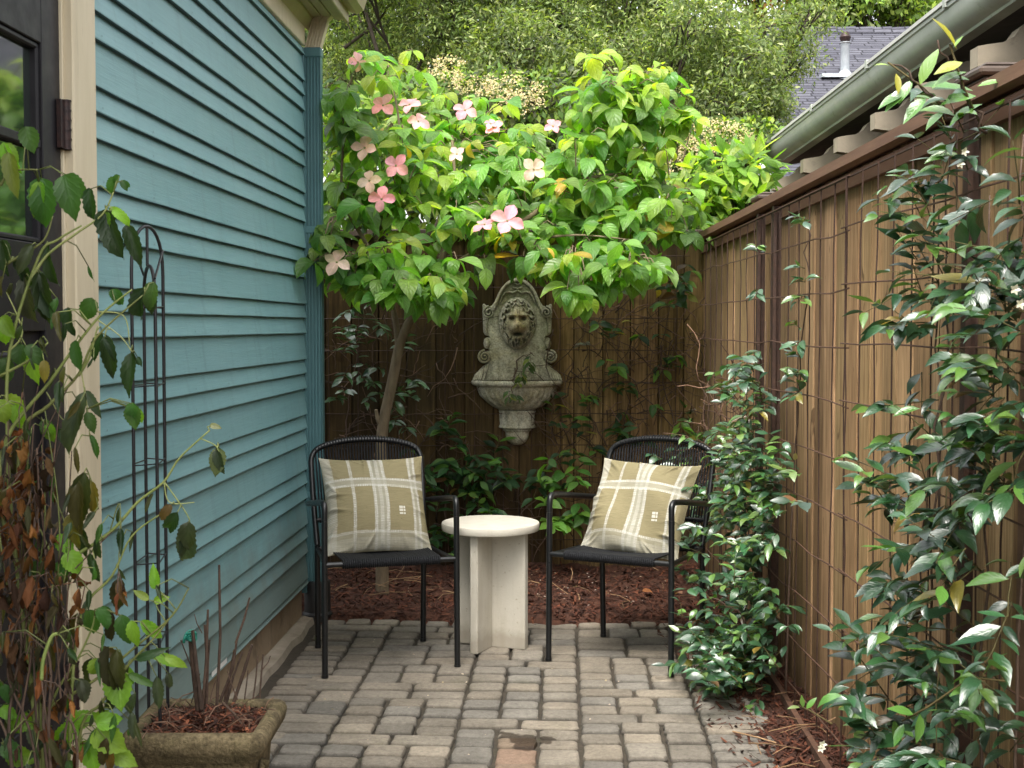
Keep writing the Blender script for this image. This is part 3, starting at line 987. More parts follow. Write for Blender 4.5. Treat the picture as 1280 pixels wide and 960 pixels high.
def fences():
    r = random.Random(21)
    B = empty('wooden_fence', (0, 7.0, 0), 0, 'dark board fence across the back of the courtyard behind the fountain', 'fence')
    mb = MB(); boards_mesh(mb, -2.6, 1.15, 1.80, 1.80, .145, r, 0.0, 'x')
    mb.c = [tuple(q * (.42 if v[0] < .30 else .62 if v[0] < .34 else 1.75 - 1.0 * abs(v[0] - .62)) for q in c) for v, c in zip(mb.v, mb.c)]  # tree shade on the left and lit boards on the right painted into Col
    mb.box(-2.6, 1.15, .0205, .024, -.03, 1.79, 0, (.25, .25, .25)); mb.build('fence_boards', M['fence_back'], B)  # includes an added dark backing sheet that stops light through the board gaps
    rl = MB(); rl.box(-2.6, 1.15, .019, .06, 1.55, 1.64); rl.box(-2.6, 1.15, .019, .06, .3, .39); rl.box(-2.6, 1.16, -.03, .07, 1.802, 1.84, .004)
    rl.build('fence_rail', M['cap'], B)
    R = empty('wooden_fence', (1.13, 0, 0), 0, 'tall tan board fence running along the right side with moulded post caps', 'fence')
    mb = MB(); boards_mesh(mb, 0.9, 6.99, 1.868, 1.773, .138, r, 0.0, 'y'); mb.box(.0225, .026, .9, 6.99, -.03, 1.76, 0, (.2, .2, .2)); mb.build('fence_boards', M['fence'], R)
    tr = MB()
    tr.bar((-.006, 0.9, 1.832), (-.006, 6.99, 1.737), .022, .045); tr.bar((.02, .9, 1.88), (.02, 6.99, 1.785), .10, .022)
    tr.build('fence_rail', M['rail'], R)
    for y in (1.0, 3.08, 5.55):
        zt = 1.905 - .018 * (y - 1)
        p = MB(); p.box(.02, .11, y - .045, y + .045, 0, zt, .004); o = p.build('fence_post', M['cap'], R)
        c = MB()
        cx = .065
        for (h, z0, z1) in ((.062, zt - .001, zt + .018), (.075, zt + .0185, zt + .032), (.088, zt + .0325, zt + .052), (.07, zt + .0525, zt + .064)):
            c.box(cx - h, cx + h, y - h, y + h, z0, z1, .006)
        c.build('post_cap', M['cap'], o)
    # upright wooden battens seen on the boards
    # rusted steel trellis standing in front of the right fence
    T = empty('wire_trellis', (1.06, 0, 0), 0, 'rusted steel frame and wire mesh trellis standing in front of the right fence', 'trellis')
    zt = lambda y: 1.845 - .0135 * (y - 1.5)
    fr = MB()
    fr.bar((-.002, .9, zt(.9) + .006), (-.002, 6.6, zt(6.6) + .006), .035, .03)
    fr.build('top_rail', M['rail'], T)
    for y, w in ((2.93, .032), (4.93, .030), (5.22, .030), (1.0, .03)):
        p = MB(); p.bar((0, y, 0), (0, y, zt(y) - .021), .012, w, (0, 1, 0)); p.bar((.014, y + w / 2 - .003, 0), (.014, y + w / 2 - .003, zt(y) - .021), .03, .005, (0, 1, 0))
        p.build('post', M['rust_dark'], T)
    p = MB(); p.bar((.035, 2.66, 0), (.035, 2.66, zt(2.66) - .03), .02, .05, (0, 1, 0)); p.build('post', M['rail'], T)
    def wires(ya, yb, z0, dx, rr, name):
        W = MB()
        n = int((yb - ya) / .15) + 1
        for i in range(n):
            y = ya + i * .15; q = [(r.gauss(0, .002) + dx, y + r.gauss(0, .0035), z) for z in np.linspace(0.0, zt(y) - .045, 9)]
            W.tube(q, rr * .95, 5, col=(.45, .42, .42))
        z = z0
        while z < 1.78:
            q = [(dx - .005 + r.gauss(0, .001), y, min(z + r.gauss(0, .003), zt(y) - .045) ) for y in np.linspace(ya - .05, yb + .03, 14)]
            W.tube(q, rr, 5); z += .169
        return W.build(name, M['rust'], T)
    wires(3.88, 6.55, 0.085, -.012, .0026, 'wire_mesh')
    wires(1.0, 3.86, 0.1, -.02, .0024, 'wire_mesh')
    ht = MB()
    q = [( -.014, y, zt(y) - .047) for y in np.linspace(1.0, 6.5, 20)]; ht.tube(q, .0032, 5); ht.build('wire_mesh', M['rust_dark'], T)
    # mesh on the back fence
    T2 = empty('wire_trellis', (0, 6.95, 0), 0, 'thin wire mesh fixed in front of the dark back fence', 'trellis')
    W = MB()
    x = -1.15
    while x < 1.08:
        q = [(x + r.gauss(0, .002), r.gauss(0, .002), z) for z in np.linspace(.0, 1.75, 6)]; W.tube(q, .0022, 4); x += .152
    z = 1.37
    while z > 0:
        q = [(x_, -.004 + r.gauss(0, .001), z + r.gauss(0, .002)) for x_ in np.linspace(-1.2, 1.05, 10)]; W.tube(q, .0022, 4); z -= .167
    W.tube([(-1.2, 0, 1.535), (1.05, 0, 1.535)], .0022, 4); W.tube([(-1.2, 0, 1.70), (1.05, 0, 1.70)], .0022, 4)
    W.build('wire_mesh', M['rust_dark'], T2)
fences()


# ================================================================== NEIGHBOURS
def neighbours():
    G = empty('garage', (1.9, 0, 0), 0, 'neighbour outbuilding with grey green gutter and cream scalloped rafter tails beyond the right fence', 'building')
    zy = lambda y: 2.50 + (9.0 - y) * 0.027
    prof = [(0.0, .15), (-.006, .115), (-.03, .10), (-.055, .07), (-.07, .03), (-.07, .0), (.05, .0), (.05, .15)]
    prof = [(-.075, .15), (-.075, .134), (-.068, .129), (-.064, .10), (-.056, .076), (-.040, .056), (-.018, .044), (0.0, .036), (0.004, .026), (.06, .026), (.06, .12), (.055, .15)]
    def sweep(mb, prof, y0, y1, dz=0):
        n = len(prof)
        vs = [(x, y0, z + zy(y0) + dz) for x, z in prof] + [(x, y1, z + zy(y1) + dz) for x, z in prof]
        fs = [(i, i + n, (i + 1) % n + n, (i + 1) % n) for i in range(n)] + [tuple(range(n)), tuple(range(2 * n - 1, n - 1, -1))]
        mb.add(vs, fs)
    g = MB(); sweep(g, prof, 1.5, 9.0, -.13); go = g.build('gutter', M['gutter'], G, .5)
    g = MB(); sweep(g, [(-.083, .152), (-.083, .168), (-.07, .172), (-.06, .168), (-.06, .152)], 1.5, 9.0, -.13); g.build('gutter_lip', M['gutter_top'], go)
    y = 4.2
    while y < 9:
        st = MB(); st.box(-.086, -.05, y, y + .03, zy(y) + .005, zy(y) + .046); st.build('gutter_strap', M['gutter'], go); y += 1.1
    ro = MB()
    for z0, z1 in ((-.0, .03),):
        ro.add([(0.03, 1.5, zy(1.5) + .03), (.03, 9.05, zy(9.05) + .03), (2.6, 9.05, zy(9.05) + 1.05), (2.6, 1.5, zy(1.5) + 1.05),
                (0.03, 1.5, zy(1.5) + .06), (.03, 9.05, zy(9.05) + .06), (2.6, 9.05, zy(9.05) + 1.08), (2.6, 1.5, zy(1.5) + 1.08)],
               [(0, 1, 2, 3), (4, 7, 6, 5), (0, 4, 5, 1), (1, 5, 6, 2), (2, 6, 7, 3), (3, 7, 4, 0)])
    ro.build('roof', M['darkwood'], G)
    so = MB(); so.add([(0.055, 1.5, zy(1.5) - .085), (.055, 9.0, zy(9.0) - .085), (.7, 9.0, zy(9) + .02), (.7, 1.5, zy(1.5) + .02)], [(0, 1, 2, 3)]); so.build('soffit', M['darkwood'], G)
    wl = MB(); wl.box(.55, 3.2, 1.5, 8.95, 0, 2.5); wl.build('wall', M['darkwood'], G)
    ge = MB(); ge.prism([(.56, 2.501), (3.2, 2.501), (2.6, zy(9) + 1.0), (.56, zy(9) + .18)], 8.8, 8.94); ge.build('gable', M['brick'], G)
    for y in (8.55, 7.75, 7.0, 6.32, 5.66, 5.0, 4.34, 3.7, 3.05, 2.4):
        t = MB()
        z = zy(y) - .13
        pr = [(-.02, -.19), (-.045, -.12), (-.02, -.105), (.03, -.10), (.06, -.075), (.075, -.02), (.075, -.003), (.56, .10), (.56, -.05), (.30, -.11), (.16, -.155)]
        pr = [(-.075, -.10), (-.075, -.175), (.0, -.185), (.10, -.20), (.56, -.07), (.56, .03), (.12, -.005), (.085, -.03), (.06, -.065), (.02, -.085), (-.03, -.092)]
        t.prism([(a, b + z) for a, b in pr], y - .04, y + .04)
        t.build('rafter_tail', M['rafter'], G)
    # lean-to roof glimpsed under the rafters
    # far house with slate roof
    Fh = empty('house', (0, 0, 0), 0, 'distant house with slate grey shingle roof and a metal vent pipe behind the trees', 'house')
    a = at(1009, 37, 17.5); b = at(1330, 40, 17.5); c = at(1330, 235, 13.2); d = at(972, 235, 13.2)
    zr = a.z; ze = d.z
    X0r, X0e, X1 = a.x, d.x, b.x + 1.5
    sl = math.hypot(4.3, zr - ze)
    roof = MB(); roof.box(0, X1 - X0e, 0, sl, -.06, 0)
    ang = math.atan2(zr - ze, 4.3)
    ro = roof.build('roof', M['shingle'], Fh); ro.location = (X0e, 13.2, ze); ro.rotation_euler = (ang, 0, 0)
    rg = MB()
    n = 26
    for i in range(n):
        xa = i * (X1 - X0e) / n; xb = (i + 1) * (X1 - X0e) / n
        rg.add([(xa, sl - .16, .008), (xb, sl - .16, .008), (xb + .03, sl + .01, .045), (xa, sl + .01, .03), (xa, sl + .1, -.08), (xb, sl + .1, -.08)], [(0, 1, 2, 3), (3, 2, 5, 4)])
    r2 = rg.build('ridge_cap', M['shingle'], ro)
    tr = MB(); tr.box(-.09, -.003, -.05, sl, -.16, .03); tr.build('rake_trim', M['white'], Fh); bpy.data.objects['rake_trim'].location = ro.location; bpy.data.objects['rake_trim'].rotation_euler = ro.rotation_euler
    w = MB(); w.box(X0e + .35, X1, 13.7, 21.2, 0, ze + .1); w.build('wall', M['brick'], Fh)
    gb = MB(); gb.prism([(13.7, ze + .1), (17.5, zr - .1), (21.2, ze + .1)], X0e + .3, X0e + .36, 'x'); gb.build('gable', M['brick'], Fh)
    bk = MB(); bk.add([(X0e, 17.52, zr), (X1, 17.52, zr), (X1, 21.8, ze), (X0e, 21.8, ze)], [(0, 1, 2, 3)]); bk.build('roof', M['shingle'], Fh)
    lo, hi = 13.2, 17.5
    for _ in range(40):
        yy = (lo + hi) / 2
        if at(1056, 97, yy).z > ze + (yy - 13.2) * math.tan(ang): lo = yy
        else: hi = yy
    v = at(1056, 97, yy); zz = v.z
    vp = MB(); vp.lathe([(.055, -.1), (.055, .36), (.062, .37), (.062, .40)], 14); vp.lathe([(.09, -.05), (.075, .03), (.055, .06)], 14)
    vp.box(-.30, .28, -.10, .10, -.03, .012)
    o = vp.build('vent_pipe', M['steel'], Fh, 0.6); o.location = (v.x, yy, zz + .02)
    cp = MB(); cp.lathe([(.0, .53), (.04, .52), (.07, .46), (.05, .40), (.075, .385), (.0, .38)], 12); cp.build('vent_cap', M['hinge'], o, 0.6)
    return zz, v
neighbours()


# ================================================================== FURNITURE
def arc(c, r, a0, a1, n, f):
    return [f(c[0] + r * math.cos(a0 + (a1 - a0) * i / n), c[1] + r * math.sin(a0 + (a1 - a0) * i / n)) for i in range(n + 1)]


def fillet(pts, rad, n=6):
    """round the inner corners of a polyline"""
    pts = [Vector(p) for p in pts]
    out = [pts[0]]
    for i in range(1, len(pts) - 1):
        a, b, c = pts[i - 1], pts[i], pts[i + 1]
        u = (a - b); v = (c - b)
        R = min(rad if not isinstance(rad, (list, tuple)) else rad[i - 1], u.length * .49, v.length * .49)
        p0 = b + u.normalized() * R; p1 = b + v.normalized() * R
        for k in range(n + 1):
            t = k / n
            out.append(p0 * (1 - t) ** 2 + b * 2 * t * (1 - t) + p1 * t * t)
    out.append(pts[-1])
    return out


def make_chair(loc, rz, label):
    """seat faces local -y"""
    Ch = empty('garden_chair', loc, rz, label, 'chair', 'black rope garden chairs on the paved patio')
    r = .0117
    for sx in (-1, 1):
        p = MB(); p.tube([(sx * .258, -.235, 0.004), (sx * .256, -.232, .594)], r, 12); p.tube([(sx * .258, -.235, 0), (sx * .258, -.235, .012)], r + .0015, 12)
        p.build('leg', M['chair'], Ch, .7)
        p = MB(); p.tube([(sx * .222, .235, 0.004), (sx * .224, .222, .43), ], r, 12); p.tube([(sx * .222, .235, 0), (sx * .222, .235, .012)], r + .0015, 12)
        p.build('leg', M['chair'], Ch, .7)
        a = MB()
        q = fillet([(sx * .256, -.232, .5945), (sx * .255, -.231, .663), (sx * .262, -.12, .652), (sx * .262, .20, .606), (sx * .247, .272, .598)], [.055, .05, .03], 7)
        rr = [r] * (len(q) - 2) + [r * .8, r * .7]
        a.tube(q, rr, 12)
        a.build('armrest', M['chair'], Ch, .7)
    # back frame: from the rear legs up and over
    back_y = lambda z: .222 + (z - .43) * .30
    q = fillet([(-.224, .222, .431), (-.232, back_y(.6), .6), (-.236, back_y(.812), .812), (-.12, back_y(.846), .846), (0, back_y(.853), .853),
                (.12, back_y(.846), .846), (.236, back_y(.812), .812), (.232, back_y(.6), .6), (.224, .222, .431)], [.05, .085, .06, .06, .06, .085, .05], 8)
    f = MB(); f.tube(q, r, 12); f.tube([(-.229, back_y(.53), .53), (.229, back_y(.53), .53)], .009, 10)
    f.build('back_frame', M['chair'], Ch, .7)
    zf, zr = .428, .415
    s = MB()
    s.tube([(-.256, -.233, zf), (.256, -.233, zf)], .0105, 10); s.tube([(-.224, .222, zr), (.224, .222, zr)], .0105, 10)
    for sx in (-1, 1): s.tube([(sx * .250, -.231, zf - .004), (sx * .222, .222, zr)], .009, 10)
    s.build('seat_frame', M['chair'], Ch, .7)
    # woven seat: cords front to back, wrapped round both rails
    w = MB()
    n = 46
    rr = random.Random(4)
    for i in range(n):
        u = -1 + 2 * (i + .5) / n
        xf = u * .190; xb = u * .195
        sag = .014 * (1 - u * u)
        P = []
        for k in range(7):
            a = -PI * .75 + k / 6 * PI * 1.25
            P.append((xf, -.233 - .0145 * math.cos(a + 0) * 1.0, zf + .0145 * math.sin(a)))
        P = [(xf, -.233 + .0145 * math.cos(b), zf + .0145 * math.sin(b)) for b in np.linspace(-PI * .35, -PI * 1.5, 7)]
        for t in (.12, .3, .5, .7, .88):
            P.append((xf + (xb - xf) * t, -.233 + .455 * t, zf + .0145 + (zr - zf) * t - sag * 4 * t * (1 - t) + rr.gauss(0, .0006)))
        P += [(xb, .222 + .0145 * math.cos(b), zr + .0145 * math.sin(b)) for b in np.linspace(PI / 2, -PI * .5, 5)]
        w.tube(P, .0041, 5)
    w.build('seat', M['rope'], Ch, True)
    # vertical back cords
    b = MB()
    n = 36
    for i in range(n):
        u = -1 + 2 * (i + .5) / n
        x = u * .212
        au = abs(x)
        zt = .8525 - .05 * (au / .236) ** 2 - (max(0, au - .17) / .066) ** 2 * .03
        pts = []
        for t in np.linspace(0, 1, 5):
            z = .53 + (zt - .53) * t
            pts.append((x * (1 + .04 * t), back_y(z) + .018 * (1 - u * u) * math.sin(PI * t) + .003, z))
        e = pts[-1]; e0 = pts[0]
        pts = [(e0[0], e0[1] - .012, .53 - .004), (e0[0], e0[1], .53 - .012)] + pts + [(e[0], e[1] + .002, e[2] + .014), (e[0], e[1] - .013, e[2] + .010), (e[0], e[1] - .015, e[2] - .006)]
        b.tube(pts, .0036, 5)
    b.build('backrest', M['rope'], Ch, True)
    return Ch


CHAIR_L = make_chair((-.4395, 5.257, 0), math.radians(15.0), 'black rope chair left of the white table, beside the teal wall')
CHAIR_R = make_chair((.569, 5.29, 0), math.radians(-28.0), 'black rope chair right of the white table, beside the leafy vine')


def mat_cushion():
    m, nt, out = new_mat('olive_woven_cotton'); g = NT(nt)
    col = g.attr('Col').outputs['Color']
    v = g.coord('Object')
    sl = g.noise(g.coord('Object', (1, 1, 26)), 22, 4, 0.7)
    c = g.mix(1.0, col, g.ramp(sl, [(0.3, 0.78), (0.7, 1.15)]), 'MULTIPLY')
    fl = g.noise(g.coord('Object', (1, 1, 2.2)), 95, 2)
    c = g.mix(g.ramp(fl, [(0.70, 0.0), (0.75, 0.55)]), c, (0.07, 0.055, 0.03))
    h = g.math('ADD', g.noise(g.coord('Object', (1, 1, 9)), 90, 3), g.math('MULTIPLY', g.noise(v, 14, 3), 1.2))
    g.link(g.bsdf(c, 0.92, g.bump(h, 0.5, 0.003), 0, 0.15), out.inputs['Surface'])
    return m
M['cushion'] = mat_cushion()


def make_cushion(parent_chair, dx, dy, dz, roll, label, lean=math.radians(27), seed=1):
    n = 170
    half = .212; T = .072
    r = np.random.default_rng(seed)
    lin = np.linspace(-1, 1, n)
    U, W = np.meshgrid(lin, lin)      # U across, W up
    au, aw = np.abs(U), np.abs(W)
    prof = np.clip((1 - au ** 2.2), 0, 1) ** .62 * np.clip((1 - aw ** 2.2), 0, 1) ** .62
    pinch = 1 - .055 * (1 - aw ** 2) * au ** 3
    pinch2 = 1 - .055 * (1 - au ** 2) * aw ** 3
    X = U * half * pinch * (1 + .02 * aw ** 6); Z = W * half * pinch2 * (1 + .02 * au ** 6)
    # creases running in from the corners and edges
    cre = np.zeros_like(U)
    for k in range(40):
        a = r.uniform(0, 2 * PI); ex, ez = math.cos(a), math.sin(a); mm = max(abs(ex), abs(ez)); ex /= mm; ez /= mm
        dx_, dz_ = -ex + r.normal(0, .3), -ez + r.normal(0, .3); l = math.hypot(dx_, dz_); dx_ /= l; dz_ /= l
        s = (U - ex) * dx_ + (W - ez) * dz_; q = -(U - ex) * dz_ + (W - ez) * dx_
        wd = r.uniform(.02, .045)
        cre += r.uniform(-.014, .006) * np.exp(-(q / wd) ** 2) * np.exp(-((s - .12) / .22) ** 2) * (s > 0)
    broad = sum(r.normal(0, .0035) * np.sin(U * r.uniform(1, 5) + W * r.uniform(1, 5) + r.uniform(0, 6)) for _ in range(6))
    Yf = -(T * prof) + (cre + broad) * np.clip(prof * 3, 0, 1)
    Yb = T * prof * .75 
    # woven pattern colours (linear)
    u = (U + 1) / 2; v = (1 - W) / 2          # v down from the top
    wob = .006 * np.sin(v * 7 + 1) ; wob2 = .006 * np.sin(u * 6)
    u_ = u + wob; v_ = v + wob2
    olive = np.array([.205, .176, .100]); white = np.array([.46, .45, .405]); grey = np.array([.29, .28, .225])
    C = np.zeros((n, n, 3)) + olive
    C *= (1 + .10 * np.sin(v_ * 420 + np.sin(u * 9) * 3)[..., None] * r.uniform(.5, 1, (n, n, 1)))
    def stripe(coord, other, c0, c1, fine, amt, edges=True):
        nonlocal C
        m = ((coord > c0) & (coord < c1)).astype(float)
        w = (np.sin(other * 2 * PI * fine) > -0.35).astype(float)
        rows = (np.sin((coord - c0) / (c1 - c0) * PI * max(1, round((c1 - c0) / .012))) ** 2 > .2).astype(float)
        k = m * (0.35 + .65 * w * rows) * amt
        C = C * (1 - k[..., None]) + (white * .97) * k[..., None]
    def bandw(coord, c0, c1, amt, colr):
        nonlocal C
        k = ((coord > c0) & (coord < c1)).astype(float) * amt
        C = C * (1 - k[..., None]) + colr * k[..., None]
    bandw(u_, -.1, .09, .45, grey); stripe(u_, v_, -.03, .10, 62, .62)
    stripe(u_, v_, .255, .285, 60, .95)
    bandw(u_, .465, .59, .7, grey * 1.0); stripe(u_, v_, .455, .485, 62, 1); stripe(u_, v_, .57, .60, 62, 1); stripe(u_, v_, .51, .545, 62, .7)
    bandw(u_, .85, .91, .6, grey); stripe(u_, v_, .84, .865, 62, 1); stripe(u_, v_, .895, .92, 62, 1)
    bandw(v_, .29, .36, .65, grey); stripe(v_, u_, .275, .30, 62, 1); stripe(v_, u_, .35, .375, 62, 1)
    bandw(v_, .83, 1.1, .5, grey * .95); stripe(v_, u_, .815, .84, 62, .8); stripe(v_, u_, .88, .99, 70, .3)
    edge = np.clip((np.maximum(au, aw) - .985) / .015, 0, 1)[..., None]
    C = C * (1 - edge * .5) + np.array([.50, .44, .28]) * edge * .5
    Vf = np.column_stack([X.ravel(), Yf.ravel(), Z.ravel()]); Vb = np.column_stack([X.ravel(), Yb.ravel(), Z.ravel()])
    idx = np.arange(n * n).reshape(n, n)
    q = np.stack([idx[:-1, :-1], idx[:-1, 1:], idx[1:, 1:], idx[1:, :-1]], -1).reshape(-1, 4)
    F = np.concatenate([q, q[:, ::-1] + n * n])
    Cb = np.tile(olive, (n * n, 1))
    E = empty('cushion', (0, 0, 0), 0, label, 'cushion', 'checked cushions on the garden chairs')
    o = raw_mesh('cover', np.concatenate([Vf, Vb]), F, M['cushion'], E, col=np.concatenate([C.reshape(-1, 3), Cb]))
    # little stitched patch
    lb = MB()
    jx = lambda uu: int(np.clip(uu, 0, 1) * (n - 1))
    def onf(uu, vv):
        j = jx(uu); i = jx(1 - vv)
        return Vector((X[i, j], Yf[i, j] - .0016, Z[i, j]))
    r2 = random.Random(9)
    for row in range(3):
        v0 = .585 + row * .030
        m_ = 3
        for k in range(m_):
            if row == 0 and k in (0,): pass
            u0 = .700 + k * .021
            lb.add([onf(u0, v0), onf(u0 + .0165, v0), onf(u0 + .0165, v0 + .019), onf(u0, v0 + .019)], [(0, 1, 2, 3)], (1.0, .97, .86))
    lb.build('woven_patch', M['cream'], E)
    # place against the chair back
    c = parent_chair
    rz = c.rotation_euler[2]
    hz = half * math.cos(lean) * 1.0
    loc = Vector((dx, dy, .432 + dz + hz))
    Mx = Matrix.Translation(c.location) @ Matrix.Rotation(rz, 4, 'Z') @ Matrix.Translation(loc) @ Matrix.Rotation(-lean, 4, 'X') @ Matrix.Rotation(roll, 4, 'Y')
    E.matrix_world = Mx
    E.location = Mx.to_translation(); E.rotation_euler = Mx.to_euler()
    return E
make_cushion(CHAIR_L, -.004, .10, -.010, math.radians(0.5), 'olive and white checked cushion leaning to the left, on the left chair', math.radians(31), 3)
make_cushion(CHAIR_R, .012, .06, -.020, math.radians(2.0), 'olive and white checked cushion slumped to the right, on the right chair', math.radians(33), 8)


def table():
    T = empty('side_table', (0.0, 5.45, 0), -math.radians(25), 'round off-white side table with cross-shaped base between the two chairs', 'table')
    t = MB()
    R = .203
    t.lathe([(0.0001, .520), (R - .006, .520), (R - .002, .5185), (R, .514), (R, .492), (R - .002, .4885), (R - .006, .487), (.0001, .487)], 96)
    t.build('table_top', M['table'], T, .6)
    b = MB(); b.box(-.163, .163, -.0175, .0175, 0.001, .4865, .004); b.build('base_panel', M['table'], T)
    b = MB(); b.box(-.0175, .0175, -.163, -.0176, 0.001, .4863, .004); b.box(-.0175, .0175, .0176, .163, 0.001, .4863, .004); b.build('base_panel', M['table'], T)
table()


# ================================================================== WALL FOUNTAIN
def fountain():
    FX, FY = .142, 6.995
    k = 1 / 4.086 / 238.0
    cz = lambda y: 1.587 - (y - 62) * k     # crop pixel row -> height
    Fo = empty('wall_fountain', (FX, FY, 0), 0, 'weathered stone wall fountain with lion head and half-round basin on the back fence', 'fountain')
    half = [(0, 62), (-22, 68), (-48, 80), (-66, 96), (-84, 116), (-97, 140), (-108, 165), (-118, 188), (-130, 205), (-146, 212), (-158, 206), (-168, 197), (-176, 197), (-178, 206),
            (-178, 240), (-176, 300), (-174, 340), (-166, 356), (-150, 362), (-140, 366), (-158, 368), (-170, 378), (-174, 398), (-170, 416), (-158, 426), (-140, 430)]
    # lower scroll circle
    for a in np.linspace(70, 275, 12):
        half.append((-168 - 34 * math.cos(math.radians(90 - a + 90)) * -1 * 1.0 if False else -168 + 36 * math.cos(math.radians(90 + a - 10)), 467 - 36 * math.sin(math.radians(90 + a - 10))))
    half += [(-160, 505), (-178, 518), (-200, 540), (-222, 562), (-224, 590), (0, 590)]
    L = [(x * k, cz(y)) for x, y in half]
    Rr = [(-x, z) for x, z in L[::-1] if abs(x) > 1e-6]
    poly = L[:-1] + [L[-1]] + Rr
    # slab with rounded front edge: three insets
    c = Vector((0, cz(330)))
    def inset(poly, d):
        n = len(poly); out = []
        for i in range(n):
            p = Vector(poly[i]); a = Vector(poly[i - 1]); b = Vector(poly[(i + 1) % n])
            t = (b - a); 
            if t.length < 1e-9: t = Vector((1, 0))
            t.normalize(); nn = Vector((t.y, -t.x))
            out.append(p + nn * d)
        return out
    area = sum(poly[i - 1][0] * poly[i][1] - poly[i][0] * poly[i - 1][1] for i in range(len(poly)))
    sg = 1 if area < 0 else -1
    n = len(poly)
    m = MB()
    rings = [(0, 0.0), (0, -.045), (.0025, -.052), (.007, -.056)]
    vs = []
    for d, y in rings:
        for p in inset(poly, sg * d): vs.append((p[0], y, p[1]))
    fs = [tuple((k_ * n + i, k_ * n + (i + 1) % n, (k_ + 1) * n + (i + 1) % n, (k_ + 1) * n + i)) for k_ in range(3) for i in range(n)]
    fs.append(tuple(range(3 * n, 4 * n)))
    m.add(vs, fs)
    # arched moulding and crest
    def P(x, y, d=-.060): return (x * k, d, cz(y))
    for s in (-1, 1):
        m.tube([P(s * x, y) for x, y in ((0, 78), (-34, 86), (-62, 106), (-82, 134), (-97, 168), (-108, 200), (-120, 226), (-140, 236))], [.007] * 7 + [.004], 8)
        m.tube([P(s * x, y) for x, y in ((0, 128), (-22, 142), (-44, 134), (-64, 140), (-80, 165), (-92, 196))], [.006, .007, .006, .006, .005, .003], 8)
        # scrolls
        for (cx_, cy_, R0, turns) in ((-146, 240, 30, 1.9), (-168, 467, 33, 2.1)):
            q = []
            for t in np.linspace(0, 1, 44):
                rr = R0 * (1 - t * .86); a = s * (t * turns * 2 * PI) + PI / 2
                q.append((s * cx_ * k + rr * k * math.cos(a), -.058 - .012 * t, cz(cy_) + rr * k * math.sin(a)))
            m.tube(q, [.0068 * (1 - .4 * t) for t in np.linspace(0, 1, 44)], 7)
            m.lathe([(.0, .018), (R0 * k * .9, .004), (R0 * k * .98, -.01)], 24, col=(1, 1, 1)) if False else None
        m.tube([P(s * x, y, -.055) for x, y in ((-150, 258), (-160, 300), (-160, 345))], [.006, .009, .006], 8)
        m.tube([P(s * x, y, -.055) for x, y in ((-160, 372), (-152, 398), (-160, 424))], [.008, .016, .008], 8)
        # shell feet sloping to the basin
        for j in range(5):
            m.tube([P(s * (150 + j * 10), 505 + j * 9, -.056), P(s * (165 + j * 12), 545 + j * 5, -.066), P(s * (178 + j * 11), 585, -.07)], [.005, .008, .008], 6)
    m.tube([P(-20, 88), P(0, 100), P(20, 88)], .005, 6); m.tube([P(-26, 112), P(0, 120), P(26, 112)], .005, 6)
    m.build('backplate', M['stone'], Fo, .9)
    # lion head relief as a height field
    nx, nz = 120, 150
    hx, hz_ = .100, .138
    xs = np.linspace(-1, 1, nx); zs = np.linspace(-1, 1, nz)
    X, Z = np.meshgrid(xs, zs)
    rad = np.sqrt(X ** 2 + Z ** 2)
    ang = np.arctan2(Z, X)
    base = np.clip(1 - rad ** 2.2, 0, 1) ** .55
    g = lambda x0, z0, sx, sz: np.exp(-((X - x0) / sx) ** 2 - ((Z - z0) / sz) ** 2)
    H = .058 * base
    mane = np.clip((rad - .56) / .16, 0, 1) * np.clip((1.03 - rad) / .15, 0, 1)
    wv_ = 1.6 * np.sin(X * 5 + 1) * np.sin(Z * 6 + 2) + .9 * np.sin(X * 13 - Z * 9) + .6 * np.sin(X * 23 + Z * 19)
    H += mane * (.010 * np.abs(np.sin(ang * 7 + wv_ + 2.4 * rad)) + .006 * np.sin(ang * 17 + rad * 9 + 2 * wv_) + .006 * np.sin(rad * 22 + wv_ * 2 + ang * 3))
    face = 1 - np.clip((rad - .48) / .2, 0, 1)
    H += .030 * g(0, .08, .20, .36)                       # nose ridge
    H += .044 * g(0, -.12, .34, .19)                      # muzzle
    H += .024 * g(-.17, -.18, .17, .13) + .024 * g(.17, -.18, .17, .13)
    H += .016 * g(0, -.03, .15, .055)                     # nose tip
    H -= .012 * g(0, -.14, .02, .10)
    H -= .030 * g(-.29, .18, .11, .06) + .030 * g(.29, .18, .11, .06)      # eye sockets
    H += .014 * g(-.29, .17, .055, .032) + .014 * g(.29, .17, .055, .032)
    H += .026 * g(-.28, .31, .20, .07) + .026 * g(.28, .31, .20, .07)      # brows
    H += .014 * g(0, .46, .30, .14)
    H -= .006 * g(0, .40, .03, .14)
    H -= .034 * g(0, -.40, .22, .05)                      # open mouth
    H += .024 * g(0, -.54, .20, .09)                      # chin
    H += .020 * g(0, -.78, .30, .20) * (1 + .35 * np.sin(X * 40 + Z * 7))   # beard
    H += .016 * g(-.42, -.05, .16, .24) + .016 * g(.42, -.05, .16, .24)
    H += face * .0025 * np.sin(X * 34) * g(0, .42, .4, .3)
    H = np.where(rad > 1.0, -.012, H)
    wx = X * hx * (1 - .12 * np.clip(-Z, 0, 1)); wz = Z * hz_
    V = np.column_stack([wx.ravel(), (-.050 - H).ravel(), wz.ravel() + cz(296)])
    C = np.ones((nx * nz, 3))
    ochre = np.clip(g(0, .1, .45, .5), 0, 1).ravel()[:, None]
    dark = np.clip(g(0, -.41, .25, .07) * 1.2 + .5 * g(0, -.8, .5, .3) + .3 * g(-.29, .17, .08, .04) + .3 * g(.29, .17, .08, .04), 0, .85).ravel()[:, None]
